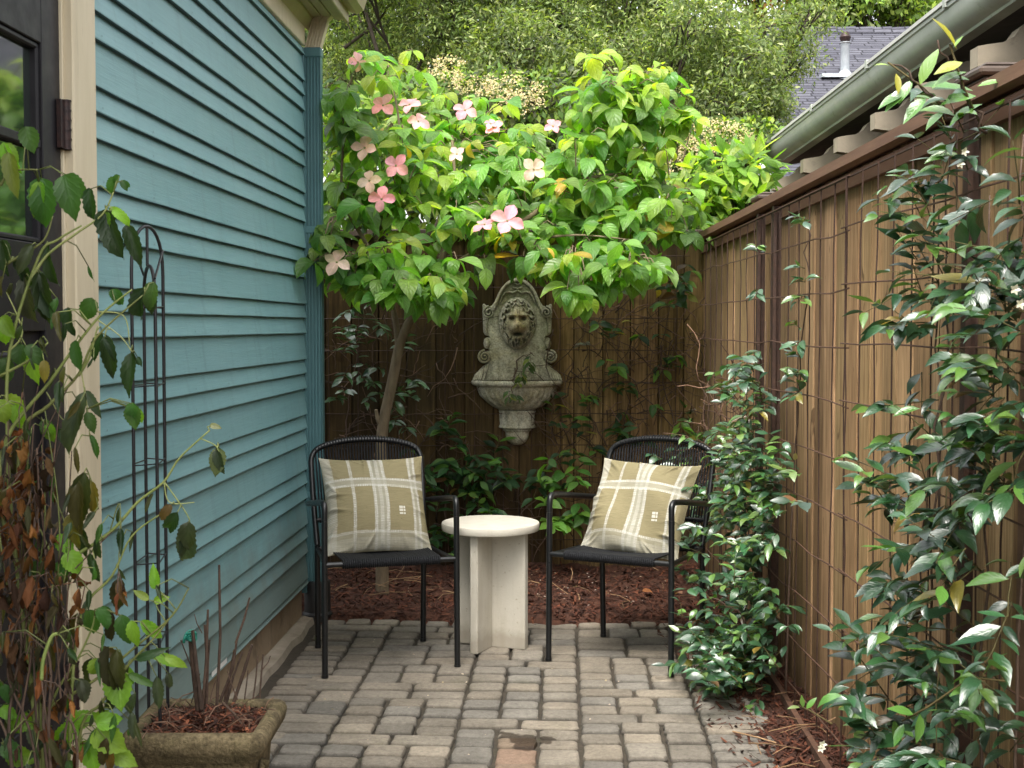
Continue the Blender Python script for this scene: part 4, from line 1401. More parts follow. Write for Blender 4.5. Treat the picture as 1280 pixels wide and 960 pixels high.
    C = C * (1 - ochre * .6) + np.array([1.25, .98, .55]) * ochre * .6
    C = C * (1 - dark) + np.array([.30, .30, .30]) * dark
    idx = np.arange(nx * nz).reshape(nz, nx)
    q = np.stack([idx[:-1, :-1], idx[:-1, 1:], idx[1:, 1:], idx[1:, :-1]], -1).reshape(-1, 4)
    keep = (rad.ravel()[q] < 1.06).all(1)
    raw_mesh('lion_head', V, q[keep], M['stone'], Fo, col=C)
    # basin
    b = MB()
    zr = cz(588)
    R = .243
    prof = [(.0001, zr - .06), (R - .06, zr - .055), (R - .03, zr - .012), (R - .022, zr), (R - .006, zr + .001), (R, zr - .006), (R, zr - .016), (R - .008, zr - .026), (R - .026, zr - .032), (R - .030, zr - .04),
            (R - .036, zr - .055), (R - .050, zr - .085), (R - .078, zr - .115), (R - .112, zr - .14), (.100, zr - .155), (.096, zr - .16)]
    def rel(a, z, r_):
        t = zr - z
        if .045 < t < .10: return .004 * math.sin(a * 34) * math.sin((t - .045) / .055 * PI)
        if .10 <= t < .15: return .0025 * math.sin(a * 17)
        return 0
    pr2 = []
    for (r0, z0), (r1, z1) in zip(prof[:-1], prof[1:]):
        st = 1 if math.hypot(r1 - r0, z1 - z0) < .012 else 4
        for i in range(st): pr2.append((r0 + (r1 - r0) * i / st, z0 + (z1 - z0) * i / st))
    pr2.append(prof[-1])
    b.lathe(pr2, 140, PI, 2 * PI, 0, -.003, 1, .82, rel)
    b.build('basin', M['stone'], Fo, .8)
    p = MB()
    z1 = zr - .16
    pr = [(.096, z1), (.098, z1 - .006), (.094, z1 - .014), (.092, z1 - .03), (.092, z1 - .075), (.096, z1 - .082), (.098, z1 - .09), (.094, z1 - .094), (.078, z1 - .097), (.076, z1 - .106), (.064, z1 - .114),
          (.062, z1 - .13), (.060, z1 - .145), (.048, z1 - .168), (.026, z1 - .182), (.001, z1 - .186)]
    pr2 = []
    for (r0, z0), (r1, zz) in zip(pr[:-1], pr[1:]):
        for i in range(2): pr2.append((r0 + (r1 - r0) * i / 2, z0 + (zz - z0) * i / 2))
    pr2.append(pr[-1])
    p.lathe(pr2, 60, PI, 2 * PI, 0, -.003, 1, .9, lambda a, z, r_: .003 * math.sin(a * 14) if z1 - .075 < z < z1 - .02 else 0)
    p.build('pedestal', M['stone'], Fo, .7)
fountain()


# ================================================================== PLANTER, OBELISK, CUT-BACK PLANT
PLZ = 0.385
def planter():
    A = at(147, 912, 3.02); B = at(332, 914, 3.02)
    cx = (A.x + B.x) / 2; w = (B.x - A.x)
    y0, y1 = 3.02, 3.34
    P = empty('planter', (cx, (y0 + y1) / 2, 0), -.02, 'square mossy concrete planter with rolled rim at the foot of the teal wall', 'planter')
    hw_, hd = w / 2, (y1 - y0) / 2
    def ring(o, z, c=.02, n=4):
        pts = []
        X, Y = hw_ + o, hd + o
        c = max(.004, c)
        for (sx, sy, a0) in ((1, -1, -PI / 2), (1, 1, 0), (-1, 1, PI / 2), (-1, -1, PI)):
            for i in range(n + 1):
                a = a0 + PI / 2 * i / n
                pts.append((sx * (X - c) + c * math.cos(a), sy * (Y - c) + c * math.sin(a), z))
            # subdivide the side that follows
            nx_ = {(1, -1): (X, Y - c), (1, 1): (X - c, Y), (-1, 1): (-X, -(Y - c)), (-1, -1): (-(X - c), -Y)}[(sx, sy)]
        return pts
    Z = PLZ
    prof = [(-.060, 0.0), (-.058, .03), (-.030, .031), (-.028, .045), (-.046, .055), (-.044, Z * .45), (-.034, Z - .085), (-.030, Z - .075), (-.018, Z - .068), (-.016, Z - .055), (-.004, Z - .046), (0, Z - .03), (0.001, Z - .018), (-.004, Z - .006), (-.012, Z),
            (-.026, Z), (-.034, Z - .004), (-.040, Z - .014), (-.041, Z - .09)]
    m = MB(); vs = []
    for o, z in prof: vs += ring(o, z, .022 + o * .3)
    n = len(vs) // len(prof)
    fs = [(k * n + i, k * n + (i + 1) % n, (k + 1) * n + (i + 1) % n, (k + 1) * n + i) for k in range(len(prof) - 1) for i in range(n)]
    m.add(vs, fs)
    m.build('pot', M['planter'], P, .9)
    # raised ornament on the right face: hanging garland
    o = MB()
    X = hw_ - .040
    for i in range(9):
        t = i / 8; zz = Z - .10 - .16 * t
        rr = .017 - .007 * t
        for j in (-1, 1):
            o.tube([(X - .008, j * .004 - .03, zz), (X + .012, j * .020 - .03, zz - .012), (X + .002, j * .030 - .03, zz - .03)], [rr * .5, rr * .7, rr * .3], 6)
    o.tube([(X, -.03, Z - .09), (X + .008, -.03, Z - .18), (X, -.03, Z - .29)], [.010, .013, .006], 8)
    o.build('relief_ornament', M['planter'], P, True)
    # soil
    r = random.Random(8)
    V = []; C = []; F = []
    nx = 30
    for j in range(nx + 1):
        for i in range(nx + 1):
            x = -hw_ + .040 + (2 * hw_ - .080) * i / nx; y = -hd + .040 + (2 * hd - .080) * j / nx
            mound = .022 * (1 - (x / hw_) ** 2) * (1 - (y / hd) ** 2)
            V.append((x, y, Z - .030 + mound + r.uniform(-.004, .004))); k = r.uniform(.8, 1.3); C.append((k * 1.2, k, k * .9))
    F += [(j * (nx + 1) + i, j * (nx + 1) + i + 1, (j + 1) * (nx + 1) + i + 1, (j + 1) * (nx + 1) + i) for j in range(nx) for i in range(nx)]
    def pb():
        x = r.uniform(-1, 1); y = r.uniform(-1, 1)
        return Vector((x * (hw_ - .045), y * (hd - .045), Z - .024 + .022 * (1 - x * x) * (1 - y * y) + r.uniform(0, .012)))
    v, f, c = shreds(pb, 1300, (.008, .045), [(2.2, 2.0, 1.8), (1.2, 1.1, 1.1), (.7, .65, .6), (3.6, 3.4, 3.0), (1.6, 1.2, 1.1)], r)
    b = len(V); V += v; C += c; F += [tuple(i + b for i in q) for q in f]
    raw_mesh('potting_soil', V, F, M['mulch'], P, col=np.array(C), smooth=False)
    # obelisk
    O = empty('obelisk_trellis', (0, 0, 0), 0, 'tall black wire obelisk with arched top standing in the concrete planter', 'trellis')
    foot = [at(176, 893, 3.12), at(205, 876, 3.26), at(192, 884, 3.19), at(214, 872, 3.27)]
    def leg(px0, py0, Y0, px1, py1):
        a = at(px0, py0, Y0); b = at(px1, py1, Y0)
        b2 = Vector((b.x, a.y, b.z)); a2 = Vector((a.x, a.y, PLZ - .08))
        return a2, b2
    w = MB(); R_ = .0042
    # outer hoop (front-left foot to back-right foot) and inner hoop at right angles
    def hoop(pl, pr, z_spring, z_top, col=None):
        pl = Vector(pl); pr = Vector(pr)
        q = [Vector((pl.x, pl.y, PLZ - .10)), Vector((pl.x, pl.y, z_spring))]
        c = (pl + pr) / 2
        for t in np.linspace(0, PI, 15)[1:-1]:
            h = math.sin(t); e = -math.cos(t)
            pos = c + (pr - pl) / 2 * e
            q.append(Vector((pos.x, pos.y, z_spring + (z_top - z_spring) * h ** .8)))
        q += [Vector((pr.x, pr.y, z_spring)), Vector((pr.x, pr.y, PLZ - .10))]
        w.tube(q, R_, 8)
    za = lambda py, Y: CH - (py - 408) * Y / FPX
    f1 = at(168, 640, 3.13); f2 = at(207, 640, 3.27); f3 = at(183, 640, 3.27); f4 = at(197, 640, 3.13)
    hoop(f1, f2, za(345, 3.2), za(284, 3.2))
    hoop(f3, f4, za(380, 3.2), za(333, 3.2))
    cmid = (f1 + f2) / 2
    w.tube([(cmid.x, cmid.y, za(284, 3.2)), (cmid.x, cmid.y, za(333, 3.2))], R_ * .9, 8)
    w.tube([(f3.x, f3.y, za(343, 3.2)), (f1.x, f1.y, za(302, 3.2))], R_ * .7, 6)
    w.tube([(f4.x, f4.y, za(350, 3.2)), (f2.x, f2.y, za(312, 3.2))], R_ * .7, 6)
    w.build('frame', M['black_wire'], O, .8)
    for py in (385, 482, 578, 700, 800):
        c = MB()
        z = za(py, 3.2)
        ring = [f1, f4, f2, f3, f1]
        for a, b in zip(ring[:-1], ring[1:]):
            c.tube([(a.x, a.y, z), (b.x, b.y, z + .004)], R_ * .42, 6)
        c.build('cross_wire', M['black_wire'], O, .8)
    # cut-back stems
    D = empty('cut_back_shrub', (cx, 3.18, PLZ - .03), 0, 'bare brown cut-back stems tied with green tape in the planter', 'plant')
    s = MB()
    def sp(px, py, Y): return at(px, py, Y) - D.location
    for (x0, y0_, x1, y1_, rr, Y) in ((247, 880, 237, 790, .0062, 3.2), (252, 885, 241, 788, .0055, 3.18), (258, 880, 256, 781, .004, 3.24), (253, 888, 260, 762, .0036, 3.22), (271, 885, 274, 706, .0036, 3.2),
                                  (277, 872, 296, 800, .0034, 3.22), (296, 800, 312, 747, .0028, 3.22), (282, 872, 293, 812, .0036, 3.24), (284, 876, 303, 815, .003, 3.2), (294, 872, 315, 806, .0042, 3.18),
                                  (317, 870, 322, 820, .0018, 3.15), (325, 868, 329, 818, .0022, 3.15), (327, 838, 338, 820, .0015, 3.15), (280, 880, 302, 905, .0028, 3.1), (255, 880, 262, 800, .003, 3.26), (252, 790, 243, 768, .0012, 3.22),
                                  (247, 870, 226, 800, .0018, 3.26), (240, 876, 250, 842, .0014, 3.15), (262, 878, 270, 850, .0014, 3.15), (296, 872, 284, 838, .0016, 3.15), (306, 872, 310, 838, .0016, 3.15)):
        a = sp(x0, y0_, Y); b = sp(x1, y1_, Y); mid = (a + b) / 2 + Vector((r.gauss(0, .003), r.gauss(0, .004), 0))
        k = r.uniform(.5, 1.0)
        q = MB(); q.tube([a - (b - a) * .08, a, mid, b], [rr * 1.15, rr * 1.1, rr, rr * .8], 7, col=(k, k, k)); q.build('stem', M['twig'], D, .9)
    for i in range(70):
        a = Vector((r.uniform(-.13, .13), r.uniform(-.1, .1), r.uniform(0.01, .03))); e = Vector((r.gauss(0, .04), r.gauss(0, .04), r.uniform(-.01, .045)))
        k = r.uniform(.6, 2.2); s.tube([a, a + e * .5 + Vector((0, 0, .012)), a + e], r.uniform(.0008, .0016), 4, col=(k, k * .95, k * .9))
    s.build('dry_litter', M['twig'], D, .9)['kind'] = 'stuff'
    tp = MB(); q = [sp(237 + 3 * math.sin(t), 793 + t * .8, 3.2) for t in range(2)]
    c0 = sp(239, 795, 3.2)
    for j in range(5):
        tp.tube([c0 + Vector((.012 * math.cos(a), .012 * math.sin(a), -.008 + j * .004 + .003 * math.sin(a * 2 + j))) for a in np.linspace(0, 2 * PI, 12)], .003, 5)
    tp.tube([c0, c0 + Vector((-.012, -.01, .004)), c0 + Vector((-.016, -.012, -.014))], .0035, 5)
    tp.build('tie_tape', M['tape'], D, True)
    # bare white patch low on the siding
    tg = MB(); tg.box(.0150, .0175, -1.63, -1.44, .172, .203, .0005)
    tg.build('repair_patch', M['white'], HOUSE)
planter()


# ================================================================== PLANTS
def jit(c, r, amt=.25, hue=.12):
    k = 1 + r.uniform(-amt, amt)
    return tuple(max(.003, x * k * (1 + r.uniform(-hue, hue))) for x in c)


def V3(r, s=1.0):
    return Vector((r.gauss(0, s), r.gauss(0, s), r.gauss(0, s)))


# ---- flowering dogwood
def dogwood():
    r = random.Random(17)
    base = at(478, 752, 6.38); base.z = 0.0
    T = empty('dogwood_tree', base, 0, 'flowering dogwood with pink blooms and big drooping leaves beside the downspout', 'tree')
    def L(px, py, Y): return at(px, py, Y) - base
    w = MB()
    def rt(pts, rad):
        # smooth polyline
        P = [Vector(p) for p in pts]
        Q = fillet(P, .12, 4)
        n = len(Q); R_ = [rad[0] + (rad[1] - rad[0]) * i / (n - 1) for i in range(n)]
        w.tube(Q, R_, 10)
    Y = 6.38
    rt([(0.0, 0, -.08), (-.001, 0, .1), L(478, 640, Y), L(476, 560, Y), L(479, 528, Y), L(492, 470, Y), L(499, 430, Y), L(513, 398, Y - .02), L(528, 372, Y - .05)], (.034, .021))
    rt([L(498, 432, Y), L(496, 408, Y), L(491, 385, Y), L(487, 350, Y - .05), L(470, 300, 6.25)], (.017, .010))
    rt([L(478, 532, Y), L(472, 524, Y - .01), L(470, 512, Y - .02)], (.016, .008))
    hubs = [(528, 372, 6.33)]
    rt([L(528, 372, Y - .05), L(545, 345, 6.3), L(560, 300, 6.3), L(570, 240, 6.35), L(565, 170, 6.5)], (.020, .007))
    rt([L(545, 345, 6.3), L(600, 312, 6.2), L(665, 270, 6.2), L(720, 225, 6.3), L(770, 150, 6.4), L(785, 95, 6.45)], (.016, .004))
    rt([L(600, 312, 6.2), L(660, 300, 6.05), L(720, 292, 6.0), L(790, 300, 6.0)], (.010, .003))
    rt([L(487, 350, Y - .05), L(455, 300, 6.2), L(425, 250, 6.15), L(430, 160, 6.2), L(440, 95, 6.2)], (.011, .004))
    rt([L(470, 300, 6.25), L(500, 230, 6.4), L(500, 150, 6.5), L(485, 80, 6.55)], (.010, .004))
    rt([L(720, 225, 6.3), L(780, 215, 6.4), L(840, 235, 6.6), L(870, 255, 6.7)], (.008, .003))
    skel = [(528, 372), (545, 345), (560, 300), (570, 240), (565, 170), (600, 312), (665, 270), (720, 225), (770, 150), (785, 95), (660, 300), (720, 292), (790, 300),
            (487, 350), (455, 300), (425, 250), (430, 160), (440, 95), (470, 300), (500, 230), (500, 150), (485, 80), (780, 215), (840, 235)]
    # clusters: px, py, rx, ry, depth, tips, brightness, yellow share
    CL = [(428, 122, 22, 28, 6.10, 9, .75, .05), (452, 76, 26, 18, 6.2, 4, 1.0, .5), (505, 75, 34, 16, 6.4, 4, 1.2, .75), (432, 148, 26, 22, 6.15, 7, .75, .1),
          (455, 165, 40, 30, 6.3, 11, .95, .2), (480, 215, 60, 34, 6.25, 20, 1.0, .22), (432, 205, 22, 40, 6.3, 8, .9, .25), (432, 255, 30, 26, 6.2, 10, .9, .1), (405, 300, 26, 14, 6.0, 9, .7, .02), (412, 328, 32, 12, 5.98, 8, .7, .02),
          (470, 325, 44, 22, 6.0, 14, .95, .08), (488, 357, 44, 16, 5.95, 13, .95, .08), (545, 340, 32, 22, 6.05, 14, .95, .15), (560, 372, 22, 12, 6.05, 5, .8, .05), (520, 270, 50, 32, 6.25, 17, .95, .25),
          (560, 205, 60, 36, 6.35, 22, 1.0, .3), (545, 150, 62, 30, 6.5, 17, 1.1, .4), (620, 150, 45, 25, 6.6, 12, 1.1, .4), (625, 215, 55, 38, 6.4, 20, 1.0, .25), (620, 275, 52, 24, 6.15, 14, .85, .12),
          (655, 292, 36, 22, 6.1, 9, .85, .12), (690, 195, 48, 40, 6.4, 18, 1.0, .3), (690, 250, 48, 34, 6.25, 16, .95, .2), (745, 190, 46, 50, 6.3, 20, .95, .3), (762, 130, 36, 38, 6.4, 16, .9, .35), (790, 105, 36, 34, 6.4, 13, .95, .5),
          (750, 95, 18, 28, 6.45, 6, 1.1, .7), (825, 130, 26, 45, 6.45, 12, 1.0, .6), (800, 180, 42, 40, 6.4, 17, .95, .4), (845, 165, 26, 30, 6.5, 6, 1.1, .7), (740, 250, 50, 36, 6.2, 17, .9, .2), (790, 250, 46, 34, 6.3, 15, .9, .3),
          (705, 312, 40, 24, 6.0, 13, 1.0, .25), (745, 335, 46, 22, 5.95, 15, 1.05, .3), (790, 318, 34, 26, 6.0, 13, .95, .2), (738, 362, 26, 14, 5.95, 6, .95, .15), (835, 245, 40, 30, 6.55, 12, .95, .35), (855, 278, 28, 20, 6.6, 8, .8, .2), (600, 330, 18, 14, 6.1, 2, .6, 0)]
    g1 = (.092, .215, .048); g2 = (.20, .345, .062); yl = (.27, .37, .05); og = (.44, .30, .05)
    lv = Leaves(); tw = MB()
    for (cx, cy, rx, ry, Yc, n, br, ys) in CL:
        for _ in range(int(n * 1.3 + .5)):
            while True:
                a, b = r.uniform(-1, 1), r.uniform(-1, 1)
                if a * a + b * b < 1: break
            dep = r.gauss(0, .13)
            px, py, yy = cx + a * rx * 1.15 + r.gauss(0, 5), cy + b * ry * 1.15 + r.gauss(0, 5), Yc + dep + (.25 * max(0, -b) * .4)
            tip = L(px, py, yy)
            # parent twig
            hx, hy = min(skel, key=lambda h: (h[0] - px) ** 2 + (h[1] - py) ** 2 * .7)
            dx, dy = px - hx, py - hy
            st = L(px - dx * .55, py - dy * .55 + 6, yy + .03)
            w.tube([st, (st + tip) / 2 + Vector((0, 0, .02)), tip], [.0035, .0028, .0018], 5)
            nl = r.choice([3, 4, 4, 5])
            a0 = r.uniform(0, 6.28)
            young = r.random() < ys * .8
            for k in range(nl):
                an = a0 + k * 2 * PI / nl + r.uniform(-.35, .35)
                out = Vector((math.cos(an), math.sin(an), 0))
                el = r.uniform(-.75, .15)
                d = Vector((out.x * math.cos(el), out.y * math.cos(el), math.sin(el)))
                # leaves face up and a little toward the open courtyard
                nn = Vector((out.x * .35 + r.gauss(0, .25), out.y * .35 - .55 + r.gauss(0, .25), 1.0))
                ln = r.uniform(.07, .150) * (0.85 if young else 1)
                if young: c = jit(yl if r.random() < .8 else tuple((p + q) / 2 for p, q in zip(yl, g2)), r, .25, .1)
                else:
                    t = r.random(); c = jit(tuple((p * (1 - t) + q * t) * br for p, q in zip(g1, g2)), r, .3, .12)
                if r.random() < .012: c = jit(og, r)
                lv.add(tip + d * .012, d, nn, ln, ln * r.uniform(.54, .70), r.gauss(1.0, .55), r.uniform(.05, .5), c, r.uniform(0, .03))
    # the few leaves hanging below the crown
    for (px, py, ln) in ((731, 372, .12), (700, 352, .12), (762, 352, .12), (607, 335, .10)):
        lv.add(L(px, py, 5.95), (0.03, -.15, -1), (0.1, -1, .2), ln, ln * .66, .35, .2, jit((.16, .30, .05), r, .1), .01)
    lv.build('crown', M['leaf_dog'], T_BIG, T)
    w.build('trunk', M['bark'], T, 1.2)
    # blooms of four bracts
    FL = [(479, 132, 1.15, 0), (512, 131, .95, .5), (523, 152, 1.05, .3), (581, 138, 1.05, .2), (617, 160, .8, 1.2), (456, 185, 1.05, .6), (495, 207, 1.0, .1), (462, 226, .95, .9), (477, 249, 1.1, .7), (571, 193, .7, 1.4), (667, 212, 1.05, 1.7),
          (691, 158, .8, 1.1), (606, 281, .95, 1.0), (634, 276, 1.3, .35), (421, 328, 1.1, 1.9), (447, 78, .9, .8), (613, 155, .6, .2)]
    depth = lambda px, py: 5.70 + (0.45 if py < 170 else .25 if py < 230 else .1) * 1.0 - (.05 if px < 440 else 0)
    pinks = [(.74, .33, .38), (.76, .42, .44), (.78, .49, .48), (.75, .38, .42)]
    for i, (px, py, sc, a0) in enumerate(FL):
        c = L(px, py, depth(px, py))
        f = Leaves()
        face = Vector((r.gauss(0, .4), -1 + r.gauss(0, .15), .45 + r.gauss(0, .4))).normalized()
        if px == 634: face = Vector((0.05, -1, .35)).normalized()
        u = face.orthogonal().normalized(); v = face.cross(u)
        base_c = r.choice(pinks)
        if px in (421, 462, 667): base_c = (.68, .50, .40)
        for k in range(4):
            an = a0 + k * PI / 2 + r.uniform(-.15, .15)
            d = u * math.cos(an) + v * math.sin(an) + face * .18
            s_ = .060 * sc * r.uniform(.9, 1.1)
            f.add((0, 0, 0), d, face, s_, s_ * r.uniform(.74, .9), r.uniform(-.3, 1.1), r.uniform(.1, .55), jit(base_c, r, .12, .08), .05)
        o = f.build('flower', M['petal'], T_PET, T); o.location = c
        h = MB(); h.lathe([(0, .006), (.004, .005), (.0055, .001), (.003, -.003)], 8)
        rot = Vector((0, 0, 1)).rotation_difference(face).to_matrix().to_4x4()
        h.build('flower_centre', M['stem_green'], o, True, rot)
dogwood()


# ---- jasmine vines
def vine(name, label, cat, group, stems, shoots, seed, leaf=(.045, .070), out=Vector((-1, 0, 0)), dark=(.030, .080, .028), mid=(.055, .135, .035), young=(.14, .24, .04), youngp=.08, stem_r=.003, mat='leaf_vine', T=T_MED, extra=None, wid=(.42, .52)):
    """stems: list of polylines (world); shoots: list of (point fn, n, length range, spread)"""
    r = random.Random(seed)
    base = Vector(stems[0][0]); base.z = 0
    E = empty(name, base, 0, label, cat, group)
    s = MB(); lv = Leaves()
    for q in stems:
        P = [Vector(p) - base for p in q]
        Q = []
        for a, b in zip(P[:-1], P[1:]):
            for t in np.linspace(0, 1, 6)[:-1]: Q.append(a.lerp(b, t) + V3(r, .006))
        Q.append(P[-1])
        k = r.uniform(.6, 1.1)
        s.tube(Q, [stem_r * (1.3 - .8 * i / len(Q)) for i in range(len(Q))], 6, col=(k, k, k))
    for fn, n, lr, upb, dens in shoots:
        for _ in range(n):
            p = Vector(fn(r)) - base
            ln = r.uniform(*lr)
            d = (out * r.uniform(.3, 1.0) + Vector((r.gauss(0, .25), r.gauss(0, .55), r.gauss(upb, .45)))).normalized()
            y_ = r.random() < youngp
            nn = max(2, int(ln / r.uniform(.028, .040)))
            Q = []; dd = d.copy(); pos = p.copy()
            for i in range(nn + 1):
                Q.append(pos.copy()); pos = pos + dd * (ln / nn); dd = (dd + Vector((0, 0, r.uniform(-.16, .05))) + V3(r, .07)).normalized()
            k = r.uniform(.8, 1.3)
            s.tube(Q, [.0018 * (1 - .6 * i / nn) for i in range(nn + 1)], 4, col=(k * .8, k * 1.1, k * .5))
            for i in range(nn + 1):
                if r.random() > dens: continue
                t = (Q[min(i + 1, nn)] - Q[max(0, i - 1)]).normalized()
                side = t.cross(Vector((0, 0, 1)))
                if side.length < .2: side = out.cross(Vector((0, 0, 1)))
                side.normalize()
                for sg in (-1, 1):
                    if r.random() < .12: continue
                    l = r.uniform(*leaf) * (.75 + .35 * math.sin(PI * (i + .5) / (nn + 1)))
                    ld = (side * sg * r.uniform(.6, 1) + t * r.uniform(.3, .8) + out * .25 + Vector((0, 0, r.uniform(-.35, .15)))).normalized()
                    ln_ = Vector((out.x * .25 + r.gauss(0, .42), out.y * .25 + r.gauss(0, .42) - .12, 1.0))
                    tt = r.random()
                    tipy = y_ or (i >= nn - 1 and r.random() < .35 and youngp > .03)
                    c = jit(young, r, .25) if tipy else jit(tuple(a * (1 - tt) + b * tt for a, b in zip(dark, mid)), r, .35)
                    if r.random() < .015: c = jit((.26, .22, .04), r, .3)
                    if r.random() < .012: c = jit((.13, .075, .03), r, .3)
                    lv.add(Q[i] + ld * .004, ld, ln_, l, l * r.uniform(*wid), r.gauss(.5, .4), r.uniform(.1, .6), c, r.uniform(0, .03))
    if extra: extra(r, s, lv, base)
    s.build('stem', M['twig'], E, True)
    lv.build('foliage', M[mat], T, E)
    return E


def vines():
    XF = 1.03
    # --- big vine nearest the camera on the right
    def near_main(r):
        k = r.random()
        if k < .40: y = r.gauss(2.92, .10); z = r.uniform(.30, 1.05)      # px ~1150-1230 lower
        elif k < .78: y = r.uniform(2.30, 2.78); z = r.uniform(.25, 1.12)
        else: y = r.gauss(3.05, .10); z = r.uniform(.30, .95)
        return (XF - abs(r.gauss(0, .05)), y, z)
    def near_low(r):
        y = r.uniform(2.35, 3.15); return (XF - abs(r.gauss(0.04, .06)), y, r.uniform(.05, .55))
    def near_up(r):
        y = r.gauss(2.98, .07); return (XF - abs(r.gauss(0, .03)), y, r.uniform(1.0, 1.70))
    def near_edge(r):
        y = r.uniform(2.40, 2.66); return (XF - abs(r.gauss(0, .03)), y, r.uniform(1.0, 1.62))
    def top(r):
        y = r.uniform(2.70, 2.98); return (XF - abs(r.gauss(0, .03)), y, r.uniform(1.66, 1.84))
    stems = [[(XF, 2.90, 0), (XF, 2.93, .5), (XF - .01, 2.96, 1.0), (XF, 2.98, 1.5), (XF, 2.94, 1.82)], [(XF, 2.99, 0), (XF, 3.05, .6), (XF, 3.0, 1.2), (XF, 3.03, 1.6)],
             [(XF, 2.7, 0), (XF, 2.72, .6), (XF, 2.68, 1.1), (XF, 2.72, 1.6)], [(XF, 2.5, 0), (XF, 2.53, .6), (XF, 2.5, 1.2), (XF, 2.55, 1.7)], [(XF, 2.4, 0), (XF, 2.42, .8), (XF, 2.46, 1.5)], [(XF, 3.2, .0), (XF, 3.15, .5), (XF, 3.08, 1.0)],
             [at(1230, 165, 2.75), at(1205, 110, 2.72), at(1172, 50, 2.70)], [at(1195, 150, 2.82), at(1150, 105, 2.80), at(1110, 78, 2.78)]]
    def extra(r, s, lv, base):
        # sprays of larger leaves reaching above the rail and one arching runner low down
        def spray(pts, leaves):
            P = [at(*p) - base for p in pts]
            s.tube(P, .0022, 5, col=(.9, 1.1, .5))
            for (px, py, Y, dx, dz, l, c) in leaves:
                d = Vector((dx, -.25, dz)).normalized()
                lv.add(at(px, py, Y) - base, d, (r.gauss(0, .2), -.55 + r.gauss(0, .15), 1), l, l * .40, r.uniform(.1, .5), .3, jit(c, r, .15), .0)
        Gn = (.085, .20, .035); Ye = (.32, .30, .03); Lt = (.13, .26, .045)
        spray([(1230, 165, 2.75), (1205, 110, 2.72), (1187, 55, 2.70)], [(1196, 62, 2.7, -.6, .8, .085, Ye), (1203, 78, 2.7, -.9, -.35, .07, (.22, .27, .03)), (1208, 90, 2.71, -.95, -.25, .085, Gn), (1212, 100, 2.72, -.9, .1, .06, Gn),
              (1220, 120, 2.73, -.95, -.1, .08, Gn), (1222, 108, 2.73, .8, .2, .055, Lt), (1228, 130, 2.74, -.9, -.35, .09, Gn), (1192, 60, 2.7, .5, .75, .03, Lt)])
        spray([(1195, 150, 2.82), (1152, 108, 2.80), (1110, 78, 2.78)], [(1112, 82, 2.78, -.9, .1, .035, (.2, .26, .04)), (1120, 92, 2.78, .15, -1, .045, Ye), (1150, 106, 2.8, .35, .95, .085, Lt), (1140, 100, 2.79, -.55, -.75, .06, Gn),
              (1152, 108, 2.8, .95, .05, .085, Gn), (1138, 108, 2.8, -.8, -.6, .08, Gn), (1134, 116, 2.8, -.9, -.3, .075, Gn), (1158, 122, 2.81, -.6, -.5, .08, Gn), (1165, 112, 2.81, 1, .12, .085, Gn), (1185, 130, 2.82, .8, .3, .05, Lt), (1180, 140, 2.82, -.7, -.45, .06, Gn)])
        spray([(1128, 901, 2.6), (1160, 884, 2.55), (1200, 856, 2.5), (1226, 848, 2.48), (1262, 852, 2.45)], [(1142, 893, 2.58, -.95, .35, .06, Gn), (1150, 892, 2.57, -.1, -1, .06, Gn), (1130, 905, 2.6, -.5, -.8, .05, Gn), (1200, 858, 2.5, .2, .9, .05, Lt),
              (1224, 848, 2.48, -.3, -.9, .07, Gn), (1228, 846, 2.48, .4, .9, .07, Gn), (1226, 852, 2.48, -.8, .5, .06, Gn)])
        spray([(1040, 905, 3.2), (1012, 888, 3.3), (998, 882, 3.35)], [(1004, 884, 3.33, -.2, 1, .035, Lt), (1008, 886, 3.32, .6, .9, .04, Lt), (1000, 884, 3.34, -1, .1, .035, (.2, .3, .09))])
        # small white blooms
        for (px, py, Y) in ((1200, 205, 2.85), (1205, 190, 2.85), (1026, 935, 3.0), (1028, 930, 3.0), (1268, 362, 2.4), (1275, 380, 2.38)):
            c = at(px, py, Y) - base
            for k in range(5):
                a = k * 1.257
                lv.add(c, (math.cos(a) * .7, -.5, math.sin(a) * .7), (math.cos(a) * .2, -1, .3), .012, .007, .3, .1, (.62, .6, .48), 0)
    vine('jasmine_vine', 'large glossy jasmine vine covering the nearest end of the right fence', 'vine', 'jasmine vines', stems,
         [(near_main, 72, (.08, .22), .1, .95), (near_low, 40, (.08, .24), .15, .95), (near_up, 34, (.06, .17), .1, .95), (near_edge, 46, (.06, .18), .1, .95), (top, 7, (.05, .12), .5, .9)], 31, (.046, .086), Vector((-.8, -.45, 0)).normalized(), extra=extra, wid=(.36, .46),
         dark=(.018, .052, .026), mid=(.036, .098, .036), young=(.085, .18, .035), youngp=.045)
    # --- middle vine by the right chair
    def tangle(r, s, lv, base):
        for _ in range(90):
            p = at(r.uniform(872, 935), r.uniform(470, 640), r.uniform(5.5, 6.3)) - base
            Q = [p]; d = Vector((r.gauss(0, .7), r.gauss(0, .5), r.gauss(0, 1))).normalized(); L_ = r.uniform(.08, .3)
            for i in range(5):
                d = (d + V3(r, .3)).normalized(); p = p + d * L_ / 5; Q.append(p)
            kk = r.choice([.7, 1.0, 1.4, 2.0]); s.tube(Q, r.uniform(.0012, .0026), 4, col=(kk, kk * .9, kk * .8))
    def mid_low(r):
        t = r.random() ** .8
        y = r.gauss(4.86, .32); z = t * .9
        q = math.floor(y * 7) * 1.7 + math.floor(z * 5) * 2.3
        return (1.02 - abs(r.gauss(0, .068 + .04 * math.sin(q))) * (1.3 - t * .8) - .01, y, z)
